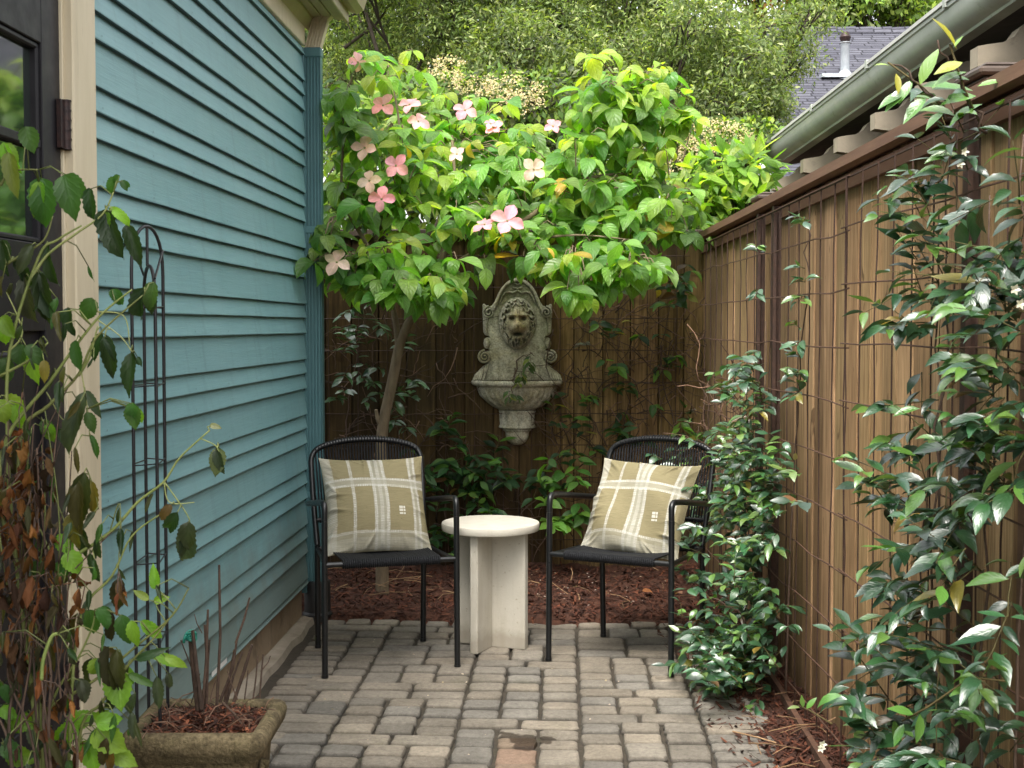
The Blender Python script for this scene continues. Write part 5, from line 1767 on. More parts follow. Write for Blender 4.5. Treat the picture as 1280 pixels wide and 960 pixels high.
    def mid_up(r):
        z = r.uniform(.7, 1.22); return (1.01 - abs(r.gauss(0, .05)), r.gauss(4.85, .16 * (1.7 - z)), z)
    def foot(r):
        return (r.uniform(.74, 1.0), r.gauss(4.70, .12), r.uniform(.03, .22))
    def back(r):
        return (1.0 - abs(r.gauss(0, .10)), r.uniform(5.2, 6.3), r.uniform(.25, .95))
    st = [[(1.03, 4.9, 0), (1.02, 4.92, .5), (1.03, 4.9, 1.0), (1.03, 4.93, 1.35)], [(1.03, 4.55, 0), (1.03, 4.5, .6), (1.03, 4.42, 1.1), (1.035, 4.28, 1.45), (1.035, 4.3, 1.66)], [(1.02, 5.2, 0), (1.02, 5.15, .8)], [(1.0, 4.7, 0), (.9, 4.7, .3), (.8, 4.72, .35)], [(1.0, 5.6, 0), (1.0, 5.7, .8)]]
    def shoot(r):
        z = r.uniform(1.05, 1.68); return (1.02, 4.30 + .10 * (1.45 - z) + r.gauss(0, .012), z)
    def shoot2(r):
        z = r.uniform(1.1, 1.62); return (1.02, 4.98 + r.gauss(0, .03), z)
    vine('jasmine_vine', 'bushy jasmine vine climbing the right fence beside the right chair and spilling onto the pavers', 'vine', 'jasmine vines', st,
         [(mid_low, 225, (.04, .11), .15, .95), (mid_up, 58, (.04, .12), .25, .95), (foot, 60, (.06, .13), .25, .95), (back, 30, (.03, .08), .15, .9), (shoot, 13, (.02, .06), .3, 1), (shoot2, 5, (.02, .05), .3, 1)], 33, (.042, .066), Vector((-.75, -.55, 0)).normalized(),
         dark=(.024, .070, .034), mid=(.05, .125, .05), young=(.11, .21, .045), youngp=.04, extra=tangle)
    # --- creepers on the back fence
    def inpx(x0, x1, y0, y1, Y0, Y1):
        return lambda r: at(r.uniform(x0, x1), r.uniform(y0, y1), r.uniform(Y0, Y1))
    def gpx(cx, cy, sx, sy, Y0, Y1):
        return lambda r: at(r.gauss(cx, sx), r.gauss(cy, sy), r.uniform(Y0, Y1))
    b = lambda *q: [at(*p) for p in q]
    Bo = Vector((0, -1, 0))
    def twigs(seed, n, x0, x1, y0, y1):
        def f(r, s, lv, base):
            for _ in range(n):
                p = at(r.uniform(x0, x1), r.uniform(y0, y1), r.uniform(6.86, 6.95)) - base
                Q = [p]; d = Vector((r.gauss(0, 1), r.gauss(0, .12), r.gauss(0, 1))).normalized(); L_ = r.uniform(.08, .34); k = 5
                for i in range(k):
                    d = (d + Vector((r.gauss(0, .35), r.gauss(0, .1), r.gauss(0, .35)))).normalized(); p = p + d * L_ / k; p.y = min(p.y, 6.96 - base.y); Q.append(p)
                kk = r.choice([.45, .6, .8, 1.0, 1.7]); s.tube(Q, [r.uniform(.0018, .0042) * (1 - .12 * i) for i in range(k + 1)], 5, col=(kk, kk * .95, kk * .9))
        return f
    vine('creeper', 'dark leafy creeper low on the back fence below the fountain', 'vine', 'creepers on the back fence', [b((600, 690, 6.85), (610, 640, 6.85), (560, 590, 6.85), (545, 560, 6.85)), b((640, 690, 6.85), (650, 640, 6.8), (700, 600, 6.85)), b((560, 690, 6.85), (555, 640, 6.8), (570, 550, 6.88))],
         [(gpx(572, 585, 22, 22, 6.7, 6.88), 24, (.06, .16), .0, .9), (gpx(645, 600, 32, 12, 6.7, 6.88), 16, (.06, .14), -.1, .9), (inpx(535, 620, 620, 690, 6.65, 6.88), 14, (.06, .14), .1, .9), (inpx(690, 740, 545, 590, 6.8, 6.9), 5, (.06, .12), .1, .8)], 41, (.06, .10), Bo,
         dark=(.014, .040, .014), mid=(.035, .095, .026), young=(.08, .17, .03), youngp=.05, mat='leaf_shrub', extra=twigs(1, 40, 530, 700, 540, 690), wid=(.42, .56))
    vine('creeper', 'small creeper with bright leaves on the back fence between the table and the right chair', 'vine', 'creepers on the back fence', [b((705, 690, 6.75), (700, 640, 6.72), (702, 590, 6.75))],
         [(gpx(706, 622, 16, 24, 6.6, 6.75), 12, (.05, .12), -.1, .95)], 42, (.07, .11), Bo, dark=(.05, .13, .025), mid=(.10, .22, .04), young=(.14, .28, .04), youngp=.1, mat='leaf_shrub', extra=twigs(2, 20, 690, 790, 540, 690), wid=(.5, .62))
    vine('creeper', 'sparse creeper of small shiny leaves around the dogwood trunk on the back fence', 'vine', 'creepers on the back fence', [b((430, 560, 6.85), (440, 480, 6.85), (455, 400, 6.85)), b((505, 560, 6.85), (500, 480, 6.85), (520, 410, 6.85))],
         [(gpx(450, 470, 18, 28, 6.7, 6.88), 13, (.04, .12), .1, .9), (gpx(455, 405, 14, 10, 6.7, 6.85), 5, (.04, .1), .1, .9), (gpx(505, 490, 14, 30, 6.7, 6.88), 9, (.04, .12), .1, .9)], 43, (.055, .085), Bo,
         dark=(.03, .08, .03), mid=(.06, .14, .045), youngp=.02, extra=twigs(3, 90, 415, 575, 360, 570), wid=(.36, .48))
    vine('creeper', 'tangle of bare twigs with a hanging leaf clump on the fence above the right chair', 'vine', 'creepers on the back fence', [b((850, 560, 6.9), (830, 480, 6.9), (826, 430, 6.88), (850, 340, 6.8)), b((760, 560, 6.9), (735, 510, 6.92), (720, 470, 6.92)), b((870, 560, 6.9), (800, 490, 6.9), (772, 440, 6.9), (780, 400, 6.9)), b((826, 430, 6.9), (826, 490, 6.9), (826, 550, 6.9))],
         [(gpx(848, 358, 18, 14, 6.55, 6.8), 11, (.05, .12), -.2, .95), (gpx(766, 440, 8, 25, 6.85, 6.93), 5, (.03, .08), .1, .6), (inpx(690, 740, 500, 560, 6.85, 6.93), 9, (.04, .1), .1, .8), (inpx(760, 880, 525, 560, 6.8, 6.93), 12, (.04, .1), .1, .8), (inpx(720, 870, 400, 520, 6.88, 6.94), 10, (.03, .08), .0, .6)], 44, (.06, .095), Bo,
         dark=(.02, .055, .02), mid=(.05, .115, .035), young=(.10, .20, .03), youngp=.05, mat='leaf_shrub', extra=twigs(4, 230, 690, 885, 380, 610), wid=(.44, .56))
    # little pale fungus-like shelves among the twigs
    for (px, py, s_, lab, rr) in ((728, 432, .05, 'pale grey green seed clump caught on the mesh right of the fountain', 3), (865, 514, .034, 'small pale dried mushroom-like cap among twigs in the back corner', 5)):
        r = random.Random(rr)
        o = Leaves()
        for i in range(16 if px < 800 else 9):
            a = r.uniform(0, 6.28); rad = r.uniform(.2, 1) * s_
            o.add((math.cos(a) * rad * .4, math.sin(a) * rad * .3, r.uniform(-.1, .35) * s_), (math.cos(a), math.sin(a) - .3, r.uniform(-.2, .3)), (r.gauss(0, .3), -.4, 1), s_ * r.uniform(.5, .9), s_ * .4, .6, .3, jit((.22, .21, .17), r, .3), .05)
        q = o.build('dried_clump', M['leaf_dry'], T_MED); q.location = at(px, py, 6.93); tag(q, lab, 'dried clump')
    def tend(r, s, lv, base): pass
    vine('basin_sprig', 'wilting green sprig hanging over the lip of the stone fountain basin', 'plant', None, [b((643, 470, 6.78), (648, 450, 6.76), (662, 441, 6.75), (668, 445, 6.74)), b((645, 462, 6.78), (640, 480, 6.75), (638, 500, 6.74))],
         [(gpx(662, 452, 4, 5, 6.73, 6.76), 2, (.02, .04), -.8, 1), (gpx(648, 468, 4, 5, 6.73, 6.76), 2, (.02, .04), -.8, 1), (gpx(638, 490, 3, 6, 6.72, 6.75), 2, (.02, .04), -.8, 1)], 47, (.04, .06), Vector((0, -.6, -.6)), dark=(.05, .09, .03), mid=(.10, .16, .05), young=(.22, .25, .06), mat='leaf_shrub')
vines()


# ---- wilting shrub in the left foreground
def wilting_shrub():
    r = random.Random(77)
    Y = 2.35
    base = Vector((-.80, 2.30, 0))
    E = empty('wilting_shrub', base, 0, 'half-dead shrub with brown hanging leaves and arching green stems in the left foreground', 'plant')
    def L(px, py, y=Y): return at(px, py, y) - base
    s = MB(); br = MB(); SP = []; BASES = []
    def stem(pts, r0, r1, col=(1, 1, 1), brown=False, y=Y):
        P = [L(p[0], p[1], p[2] if len(p) > 2 else y) for p in pts]
        Q = [P[0]]
        for i in range(len(P) - 1):
            p0 = P[max(0, i - 1)]; p1 = P[i]; p2 = P[i + 1]; p3 = P[min(len(P) - 1, i + 2)]
            for t in (.2, .4, .6, .8, 1.0):
                Q.append(.5 * ((2 * p1) + (p2 - p0) * t + (2 * p0 - 5 * p1 + 4 * p2 - p3) * t * t + (3 * p1 - p0 - 3 * p2 + p3) * t ** 3))
        SP.extend((q.x, q.y, q.z) for q in Q)
        n = len(Q); (br if brown else s).tube(Q, [r0 + (r1 - r0) * i / (n - 1) for i in range(n)], 7, col=col)
    g = (1, 1, 1); ol = (.75, .7, .7); pl = (1.4, 1.3, 1.6)
    # long arching stems
    stem([(60, 1180), (40, 800), (2, 640), (8, 550), (62, 478), (95, 432), (128, 392), (165, 362)], .0052, .0016, g)
    stem([(70, 1180), (30, 700), (26, 548), (62, 506), (98, 468), (122, 420), (180, 368)], .0048, .0014, ol)
    stem([(70, 1190), (48, 850), (45, 725), (82, 702), (137, 666), (172, 628), (205, 602), (225, 572), (262, 538)], .0046, .0013, g)
    stem([(80, 1190), (90, 860), (105, 762), (140, 720), (165, 670), (205, 640)], .0036, .0012, g)
    stem([(60, 1190), (58, 920), (58, 888), (95, 865), (130, 842), (170, 808), (215, 770), (236, 735)], .0042, .0012, ol)
    stem([(90, 1190), (98, 930), (128, 878), (160, 832), (195, 795), (220, 762)], .0036, .0012, ol)
    stem([(58, 900), (72, 862), (98, 822), (115, 785), (118, 770)], .0030, .0012, g)
    stem([(80, 1190), (20, 700), (10, 560), (12, 440), (48, 322), (72, 300), (102, 282)], .0046, .0016, g)
    stem([(38, 350), (60, 318), (98, 290), (128, 268), (142, 240)], .0030, .0012, pl)
    stem([(0, 232), (15, 214), (48, 212)], .0028, .0012, ol)
    stem([(8, 330), (28, 318), (55, 300), (66, 270)], .003, .0012, ol)
    stem([(98, 470), (112, 446), (122, 408)], .0028, .0012, g)
    stem([(137, 666), (150, 630), (148, 715)], .0014, .0009, ol)
    stem([(205, 602), (232, 640), (238, 655)], .0014, .0009, g)
    stem([(250, 548), (268, 556), (274, 565)], .0012, .0009, g)
    stem([(122, 390), (155, 395), (162, 432)], .0013, .0008, pl); stem([(122, 400), (150, 420), (165, 440)], .0013, .0008, pl)
    stem([(95, 432), (108, 500), (112, 545)], .0013, .0008, pl); stem([(58, 490), (75, 520), (80, 525)], .0014, .0009, ol)
    stem([(110, 590), (118, 612), (123, 636)], .0012, .0008, ol); stem([(205, 602), (212, 628), (243, 628)], .0012, .0008, pl)
    stem([(0, 470), (40, 448), (60, 428)], .003, .0016, g); stem([(10, 440), (28, 415), (8, 365)], .0022, .001, pl)
    # upright dead canes
    for (x0, x1, y1, rr) in ((20, 2, 690, .0038), (55, 46, 560, .0048), (30, 20, 620, .004), (62, 52, 640, .0045), (75, 70, 745, .0028), (40, 28, 480, .0030), (92, 62, 770, .003), (12, 0, 740, .0034), (34, 42, 530, .003)):
        xq = lambda t: x0 + (x1 - x0) * t + r.gauss(0, 9)
        stem([(x0 + 20 + r.gauss(0, 14), 1190, 2.3), (x0 + r.gauss(0, 8), 940, 2.3), (xq(.3), 940 + (y1 - 940) * .3, 2.31), (xq(.55), 940 + (y1 - 940) * .55, 2.32), (xq(.8), 940 + (y1 - 940) * .8, 2.32), (x1, y1, 2.33)], rr * r.uniform(.6, 1), rr * .4, (r.uniform(.45, .9),) * 3, True)
    stem([(52, 850, 2.2), (54, 825, 2.2), (64, 797, 2.2), (72, 792, 2.2)], .0034, .0030, (1.0, 1.1, 1.0))
    for (a, b) in (((10, 742), (92, 728)), ((28, 490), (26, 505)), ((12, 790), (28, 765))): stem([(*a, 2.3), ((a[0] + b[0]) / 2, (a[1] + b[1]) / 2 + 1, 2.3), (*b, 2.3)], .0012, .001, (1.6, 1.4, 1.2), True)
    # leaves. px, py (attachment), direction (px), length px, width ratio, colour class
    lv = Leaves(); dl = Leaves()
    gr = (.050, .125, .026); lime = (.17, .32, .032); dk = (.026, .052, .018); wl = (.055, .075, .042)
    def leaf(px, py, dx, dy, ln, w, c, dr=.6, fold=.35, wav=.03, y=Y, tgt=None):
        d = (CR * dx - CU * dy).normalized() + CF * r.uniform(-.25, .1)
        n = Vector((r.gauss(0, .25) + .1, -1, .45 + r.gauss(0, .2)))
        l = ln * y / FPX
        P0 = L(px, py, y + r.uniform(-.03, .03)); BASES.append((P0, d, tgt is not None))
        (tgt or lv).add(P0, d, n, l, l * w, dr, fold, jit(c, r, .15), wav)
    A = [(32, 158, .25, .9, 34, .85, gr, .5), (52, 222, .1, 1, 66, .62, gr, .6), (80, 218, .25, 1, 60, .62, gr, .5), (112, 235, .05, 1, 44, .5, dk, .6), (48, 226, -.1, 1, 50, .5, lime, .4), (146, 222, -.6, .9, 24, .8, gr, .6), (152, 225, .3, .5, 16, .7, gr),
         (134, 262, .25, 1, 66, .62, dk, .5), (134, 264, -.2, .7, 34, .6, lime, .7), (158, 280, .35, 1, 58, .46, dk, .5), (140, 262, .8, .5, 32, .5, lime, .8), (4, 178, .3, 1, 45, .5, lime, .5), (10, 190, .2, 1, 60, .4, (.14, .2, .03), .4),
         (40, 305, -.4, 1, 44, .5, wl, 1.2), (60, 305, .05, 1, 60, .35, dk, .8), (2, 300, .1, 1, 46, .7, dk, .7), (22, 325, .5, .9, 40, .5, dk, .8), (48, 340, .2, 1, 70, .42, dk, .7), (30, 345, .1, 1, 72, .4, wl, .8), (46, 350, .3, 1, 62, .35, dk, .9),
         (115, 372, -.3, 1, 34, .8, gr, .7), (85, 384, .1, 1, 38, .6, dk, .7), (95, 425, .05, 1, 42, .5, gr, .6), (132, 418, .15, 1, 62, .42, dk, .7), (130, 422, .5, .8, 34, .4, dk, .7), (165, 440, -.1, 1, 60, .4, dk, .6), (172, 446, .3, .6, 14, .6, dk, .5),
         (180, 360, -.35, 1, 46, .66, dk, .6), (192, 352, -.2, .9, 40, .6, (.05, .11, .03), .6), (140, 362, .3, .4, 26, .7, gr, .9), (165, 505, .1, 1, 34, .75, gr, .5), (172, 510, .2, .9, 22, .6, lime, .6), (105, 490, -.2, 1, 60, .36, wl, .7), (100, 500, -.3, 1, 80, .34, wl, .7),
         (108, 515, .4, 1, 30, .6, gr, .6), (52, 525, .6, .9, 34, .6, gr, .6), (58, 530, .4, 1, 26, .7, lime, .6), (28, 430, -.2, .9, 30, .85, gr, .6), (32, 432, .8, .7, 36, .6, gr, .7), (35, 435, .2, 1, 50, .5, lime, .6), (55, 450, .1, 1, 30, .5, (.2, .17, .03), .6),
         (2, 395, .5, .9, 32, .8, lime, .6), (10, 400, -.3, 1, 36, .7, lime, .5), (0, 448, .6, 1, 34, .8, gr, .6), (4, 498, .7, .5, 36, .9, lime, .7), (18, 505, .3, 1, 40, .55, lime, .6), (-4, 500, .5, .9, 34, .8, lime, .6),
         (262, 532, .8, .1, 16, .6, (.16, .17, .1), .9), (274, 560, -.1, 1, 38, .66, (.09, .12, .05), .5), (270, 562, .2, .9, 34, .5, (.035, .06, .025), .6), (236, 652, -.1, 1, 40, .7, (.03, .05, .02), .7), (232, 660, .1, 1, 66, .42, (.05, .065, .04), .8), (222, 640, -.5, .9, 34, .7, dk, .8), (214, 630, -.6, .9, 30, .5, (.09, .06, .025), .8),
         (70, 672, .5, .4, 30, .9, lime, .9), (82, 690, .6, .8, 34, .9, lime, .7), (75, 700, .4, .9, 30, .9, gr, .6), (50, 700, -.2, .8, 26, .9, gr, .6),
         (112, 762, .2, .9, 34, .8, gr, .6), (122, 760, .6, .8, 32, .7, gr, .6), (195, 735, -.1, -1, 32, .5, lime, .2), (192, 752, .9, -.3, 22, .6, lime, .4), (186, 750, -.7, -.5, 24, .5, (.18, .26, .05), .4), (178, 778, .8, .6, 34, .6, lime, .6), (165, 775, .1, 1, 40, .5, lime, .5),
         (152, 768, .2, 1, 44, .6, gr, .6), (120, 822, .1, 1, 30, .9, lime, .6), (145, 838, .2, 1, 52, .8, lime, .5), (160, 832, -.3, 1, 48, .6, lime, .5), (170, 825, .9, -.35, 46, .3, (.04, .09, .03), .4), (160, 842, 1, .4, 44, .3, gr, .5), (190, 818, .95, .3, 44, .4, lime, .7), (205, 820, .9, .4, 36, .4, lime, .7), (196, 845, .05, 1, 46, .42, wl, .3),
         (210, 840, .1, 1, 26, .5, wl, .5), (170, 866, -.4, .9, 40, .4, wl, .6), (165, 890, .1, 1, 40, .4, wl, .8), (100, 912, -.95, .25, 42, .75, lime, .6), (92, 905, .5, -.3, 30, .95, lime, .5), (115, 915, .9, .35, 52, .8, lime, .6), (110, 925, .3, 1, 44, .8, lime, .6), (120, 905, .8, -.2, 34, .8, lime, .7),
         (15, 900, .7, .2, 34, .7, lime, .6), (0, 885, .5, .3, 26, .8, lime, .6), (2, 930, .7, .5, 34, .8, gr, .6), (30, 890, .3, .9, 30, .7, lime, .6), (8, 940, .6, .2, 40, .8, lime, .5), (85, 950, .2, .8, 30, .8, gr, .5), (40, 905, .3, .9, 40, .6, (.08, .12, .06), .5), (138, 940, .9, .4, 40, .7, lime, .6), (140, 665 + 195, -.2, 1, 40, .5, wl, .6), (5, 855, .3, 1, 30, .6, gr, .5), (100, 850, .3, .9, 30, .8, wl, .5)]
    for a in A:
        leaf(*a[:7], dr=(a[7] if len(a) > 7 else .6) * r.uniform(.6, 1.8), fold=.85 if a[6] in (dk, wl) else .4, wav=.10 if a[6] in (dk, wl) else .05)
        if r.random() < .5: leaf(a[0] + r.uniform(-4, 4), a[1] + r.uniform(-3, 3), a[2] + r.gauss(0, .4), a[3] + r.gauss(0, .25), a[4] * .7, a[5], a[6], dr=.9, y=Y + .03)
    # shrivelled dark leaves hanging along the stems
    for _ in range(95):
        px = r.uniform(-5, 120); py = r.uniform(330, 960)
        if r.random() < .25: px, py = r.uniform(110, 200), r.uniform(600, 920)
        leaf(px, py, r.gauss(0, .35), 1, r.uniform(18, 44), r.uniform(.22, .42), r.choice([dk, wl, (.045, .06, .02), (.08, .075, .025), gr]), dr=r.gauss(.6, .9), fold=r.uniform(.6, 1.3), wav=r.uniform(.08, .2), y=2.33 + r.gauss(0, .06))
    for _ in range(26):
        x0 = r.uniform(-10, 90); x1 = x0 + r.gauss(10, 45); y0 = r.uniform(700, 960); y1 = y0 - r.uniform(90, 300)
        stem([(x0, y0, 2.33), ((x0 + x1) / 2 + r.gauss(0, 12), (y0 + y1) / 2, 2.34), (x1, y1, 2.35)], r.uniform(.0012, .0026), .0009, (r.uniform(.4, 1.2),) * 3, r.random() < .6)
    # large dying leaves
    for (px, py, dx, dy, ln, w, c) in ((105, 590, -.15, 1, 80, .42, (.045, .055, .02)), (98, 600, -.05, 1, 74, .38, (.06, .05, .015)), (112, 600, .2, 1, 50, .4, (.16, .11, .02)), (90, 640, .1, 1, 50, .5, (.12, .095, .02)), (104, 660, 0, 1, 42, .5, dk),
                                     (150, 722, -.1, 1, 50, .5, (.045, .04, .02)), (150, 725, .15, .9, 36, .4, (.12, .06, .025)), (140, 765, -.1, 1, 44, .42, (.035, .03, .016)), (136, 808, -.1, 1, 70, .4, (.05, .045, .02)), (146, 812, .05, 1, 66, .4, (.06, .06, .022)), (125, 810, .6, .3, 34, .5, (.07, .06, .03)), (133, 922, -.2, 1, 46, .4, (.06, .05, .02)), (138, 935, 0, 1, 40, .35, (.13, .07, .02))):
        leaf(px, py, dx, dy, ln, w, c, dr=r.uniform(.6, 1.3), fold=.7, wav=.08)
    # brown shrivelled leaves hanging in bunches
    bcs = [(.13, .052, .020), (.08, .034, .016), (.19, .075, .026), (.045, .024, .014), (.11, .06, .028), (.24, .105, .035), (.05, .045, .02)]
    bun = [(20, 640, 22, 46, 40), (45, 615, 18, 50, 40), (30, 720, 26, 40, 34), (12, 770, 14, 60, 30), (45, 785, 12, 50, 34), (75, 770, 7, 26, 12), (96, 755, 6, 26, 10), (85, 800, 8, 10, 6), (48, 850, 12, 40, 30), (62, 860, 8, 26, 12), (10, 680, 14, 50, 30), (88, 935, 10, 22, 10), (70, 945, 8, 18, 8), (85, 880, 10, 24, 10), (58, 590, 8, 20, 10), (10, 560, 12, 20, 8), (30, 560, 14, 20, 10), (55, 915, 8, 30, 10), (22, 850, 12, 60, 22), (150, 742, 6, 16, 5), (16, 610, 12, 30, 14), (60, 690, 10, 30, 14), (38, 670, 14, 40, 22)]
    for (cx, cy, sx, sy, n) in bun:
        for _ in range(int(n * .62)):
            px, py = r.gauss(cx, sx * .6), r.gauss(cy - 10, sy * .55)
            leaf(px, py, r.gauss(0, .32), 1, r.uniform(14, 46), r.uniform(.22, .50), r.choice(bcs), dr=r.gauss(.2, 1.7), fold=r.uniform(.6, 1.5), wav=r.uniform(.15, .34), y=2.32 + r.gauss(0, .05), tgt=dl)
    SPA = np.array(SP)
    for P0, d, dead in BASES:
        dist = ((SPA - np.array(P0)) ** 2).sum(1); j = int(dist.argmin())
        if dist[j] > .10 ** 2: continue
        q = Vector(SPA[j]); k = r.uniform(.5, 1.0)
        mid = (P0 + q) / 2 + Vector((0, 0, .12 * (P0 - q).length)) - d * .004
        (br if dead else s).tube([q, mid, P0 + d * .002], [.0013, .0011, .0009], 5, col=(k, k, k))
    s.build('stem', M['stem_green'], E, True)
    br.build('dead_cane', M['twig'], E, True)
    lv.build('foliage', M['leaf_shrub'], T_SER, E)
    dl.build('dead_leaves', M['leaf_dry'], T_CRU, E)
wilting_shrub()


# ---- shrubs and trees beyond the back fence
def crown_leaves(lv, r, n, blobs, size, cols, up=.6, shell=.55, wr=(.4, .6), face=(0, -.3, 0), tuft=0):
    """blobs: (x,y,z, rx,ry,rz, colour factor)"""
    R_ = np.random.default_rng(r.randint(0, 10 ** 6))
    vol = np.array([b[3] * b[4] * b[5] for b in blobs]) ** .67
    pick = R_.choice(len(blobs), n, p=vol / vol.sum())
    B = np.array(blobs)[pick]
    d = nrm(R_.normal(size=(n, 3)))
    rad = shell + (1.08 - shell) * R_.random((n, 1)) ** .7
    if tuft:
        m_ = n // tuft + 1; rp = lambda a: np.repeat(a[:m_], tuft, axis=0)[:n]
        d, rad, B = rp(d), rp(rad), rp(B)
        tone_t = np.repeat(R_.uniform(.6, 1.45, (m_, 1)), tuft, axis=0)[:n]
        P = B[:, 0:3] + d * rad * B[:, 3:6] + R_.normal(size=(n, 3)) * size[1] * .75
        d = nrm(d + R_.normal(size=(n, 3)) * .5)
    else:
        tone_t = 1.0
        P = B[:, 0:3] + d * rad * B[:, 3:6]
    D = nrm(d * .7 + R_.normal(size=(n, 3)) * .6 + np.array([0, 0, -.15]))
    N = nrm(d * .5 + R_.normal(size=(n, 3)) * .4 + np.array([face[0], face[1], up]))
    L = R_.uniform(size[0], size[1], n)
    c = np.array(cols)[R_.integers(0, len(cols), n)] * (B[:, 6:7]) * R_.uniform(.7, 1.3, (n, 1)) * tone_t
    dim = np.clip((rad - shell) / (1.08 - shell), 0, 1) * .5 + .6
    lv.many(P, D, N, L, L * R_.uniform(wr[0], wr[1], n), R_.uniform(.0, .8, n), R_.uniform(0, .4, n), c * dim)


def beyond():
    r = random.Random(99)
    def pxblob(px, py, Y, rx, ry, rz, f=1.0):
        p = at(px, py, Y); k = Y / FPX
        return (p.x, p.y, p.z, rx * k, ry, rz * k, f)
    # hedge of mixed vine greenery directly over the back fence
    def shrub(name, label, Y, blobs, n, size, cols, T=T_SMALL, mat='leaf_shrub', flowers=None, up=.6, trunkpx=None, cat='shrub', wr=(.4, .6), shell=.55, face=(0, -.3, 0), group=None, tuft=0):
        p0 = at(trunkpx or blobs[0][0], 400, Y); base = Vector((p0.x, Y, 0))
        E = empty(name, base, 0, label, cat, group)
        bl = [(b[0] - base.x, b[1] - base.y, b[2] - base.z, *b[3:]) for b in [pxblob(*q) for q in blobs]]
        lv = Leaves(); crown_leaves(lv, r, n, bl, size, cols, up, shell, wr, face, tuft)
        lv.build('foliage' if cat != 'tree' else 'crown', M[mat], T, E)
        w = MB()
        for b in bl:
            e = Vector((b[0], b[1], b[2] + b[5] * .3)); s0 = Vector((r.gauss(0, .04), r.gauss(0, .04), -.05))
            m1 = s0.lerp(e, .4) + Vector((r.gauss(0, .08), r.gauss(0, .08), .2)); R0 = .02 + .004 * e.z
            w.tube([s0, m1, s0.lerp(e, .75) + V3(r, .05), e], [R0, R0 * .8, R0 * .5, R0 * .2], 7)
            for _ in range(6):
                t = nrm(np.array([[r.gauss(0, 1), r.gauss(0, 1), r.gauss(.3, 1)]]))[0]
                q = Vector((b[0] + t[0] * b[3] * .9, b[1] + t[1] * b[4] * .9, b[2] + t[2] * b[5] * .9))
                w.tube([e.lerp(m1, r.uniform(0, .4)), e.lerp(q, .5) + V3(r, .04), q], [R0 * .3, R0 * .2, R0 * .08], 5)
        w.build('trunk' if cat == 'tree' else 'stem', M['bark_dark'], E, True)
        if flowers:
            fl = Leaves()
            for (px, py, rx, ry, Yf, nf) in flowers:
                for _ in range(nf):
                    a = r.uniform(0, 6.28); q = math.sqrt(r.random())
                    c = at(px + math.cos(a) * rx * q, py + math.sin(a) * ry * q, Yf + r.gauss(0, .12)) - base
                    for k in range(5):
                        d = V3(r); fl.add(c + V3(r, .012), d, (r.gauss(0, .4), -.7, .8), r.uniform(.012, .022), .012, .3, .2, jit((.52, .44, .24), r, .2), 0)
            fl.build('blossom', M['leaf_dry'], T_TINY, E)
        return E
    yg = [(.17, .26, .04), (.12, .22, .035), (.24, .32, .05), (.09, .17, .03)]
    og = [(.055, .085, .025), (.075, .11, .03), (.10, .13, .045), (.04, .06, .02), (.13, .15, .06)]
    shrub('laurel_shrub', 'bright lime green broadleaf shrub rising behind the corner where the two fences meet', 7.75,
          [(905, 225, 7.8, 48, .28, 34, 1.0), (935, 215, 7.75, 30, .25, 28, 1.15), (880, 250, 7.7, 44, .28, 34, .95), (920, 262, 7.6, 36, .25, 28, .8), (850, 285, 7.6, 40, .28, 36, .75), (895, 300, 7.8, 40, .25, 40, .6)], 900, (.09, .17),
          [(.22, .36, .045), (.15, .28, .04), (.30, .40, .06), (.11, .22, .035)], T_MED, 'leaf_dog', up=.9, wr=(.32, .42), shell=.5, face=(0, -.5, .2))
    shrub('flowering_shrub', 'shrub covered in tiny cream blossom behind the right end of the back fence', 8.7,
          [(890, 190, 8.8, 60, .35, 36, 1.0), (820, 200, 8.8, 60, .35, 40, .9), (940, 175, 8.9, 34, .3, 26, 1.0), (850, 250, 8.8, 80, .35, 50, .8)], 5200, (.035, .07), yg + og[:2], T_SMALL, 'leaf_shrub',
          flowers=[(890, 172, 55, 22, 8.45, 240), (830, 185, 45, 30, 8.45, 130), (850, 215, 40, 20, 8.4, 70)])
    shrub('flowering_shrub', 'taller cream-blossomed shrub above the middle of the pink dogwood', 8.6,
          [(600, 130, 8.8, 90, .4, 40, 1.0), (680, 130, 8.8, 70, .4, 40, .9), (520, 150, 8.7, 80, .4, 50, .9), (620, 210, 8.6, 120, .4, 60, .8), (740, 200, 8.7, 70, .4, 60, .8)], 9000, (.035, .075), yg + og, T_SMALL, 'leaf_shrub',
          flowers=[(560, 85, 25, 14, 8.3, 60), (640, 112, 40, 16, 8.3, 120), (590, 105, 30, 14, 8.3, 60), (650, 130, 30, 15, 8.3, 50)])
    shrub('privet_shrub', 'leafy green shrub filling the gap beside the teal downspout over the back fence', 8.0,
          [(440, 205, 7.9, 70, .35, 90, .95), (500, 180, 8.1, 70, .35, 80, .9), (440, 290, 7.8, 60, .3, 60, .7), (560, 260, 7.9, 90, .35, 60, .7), (690, 270, 7.9, 110, .35, 60, .7), (800, 270, 7.9, 80, .35, 55, .75)], 5200, (.06, .11), yg, T_SMALL, 'leaf_shrub')
    # the big tree
    big = []
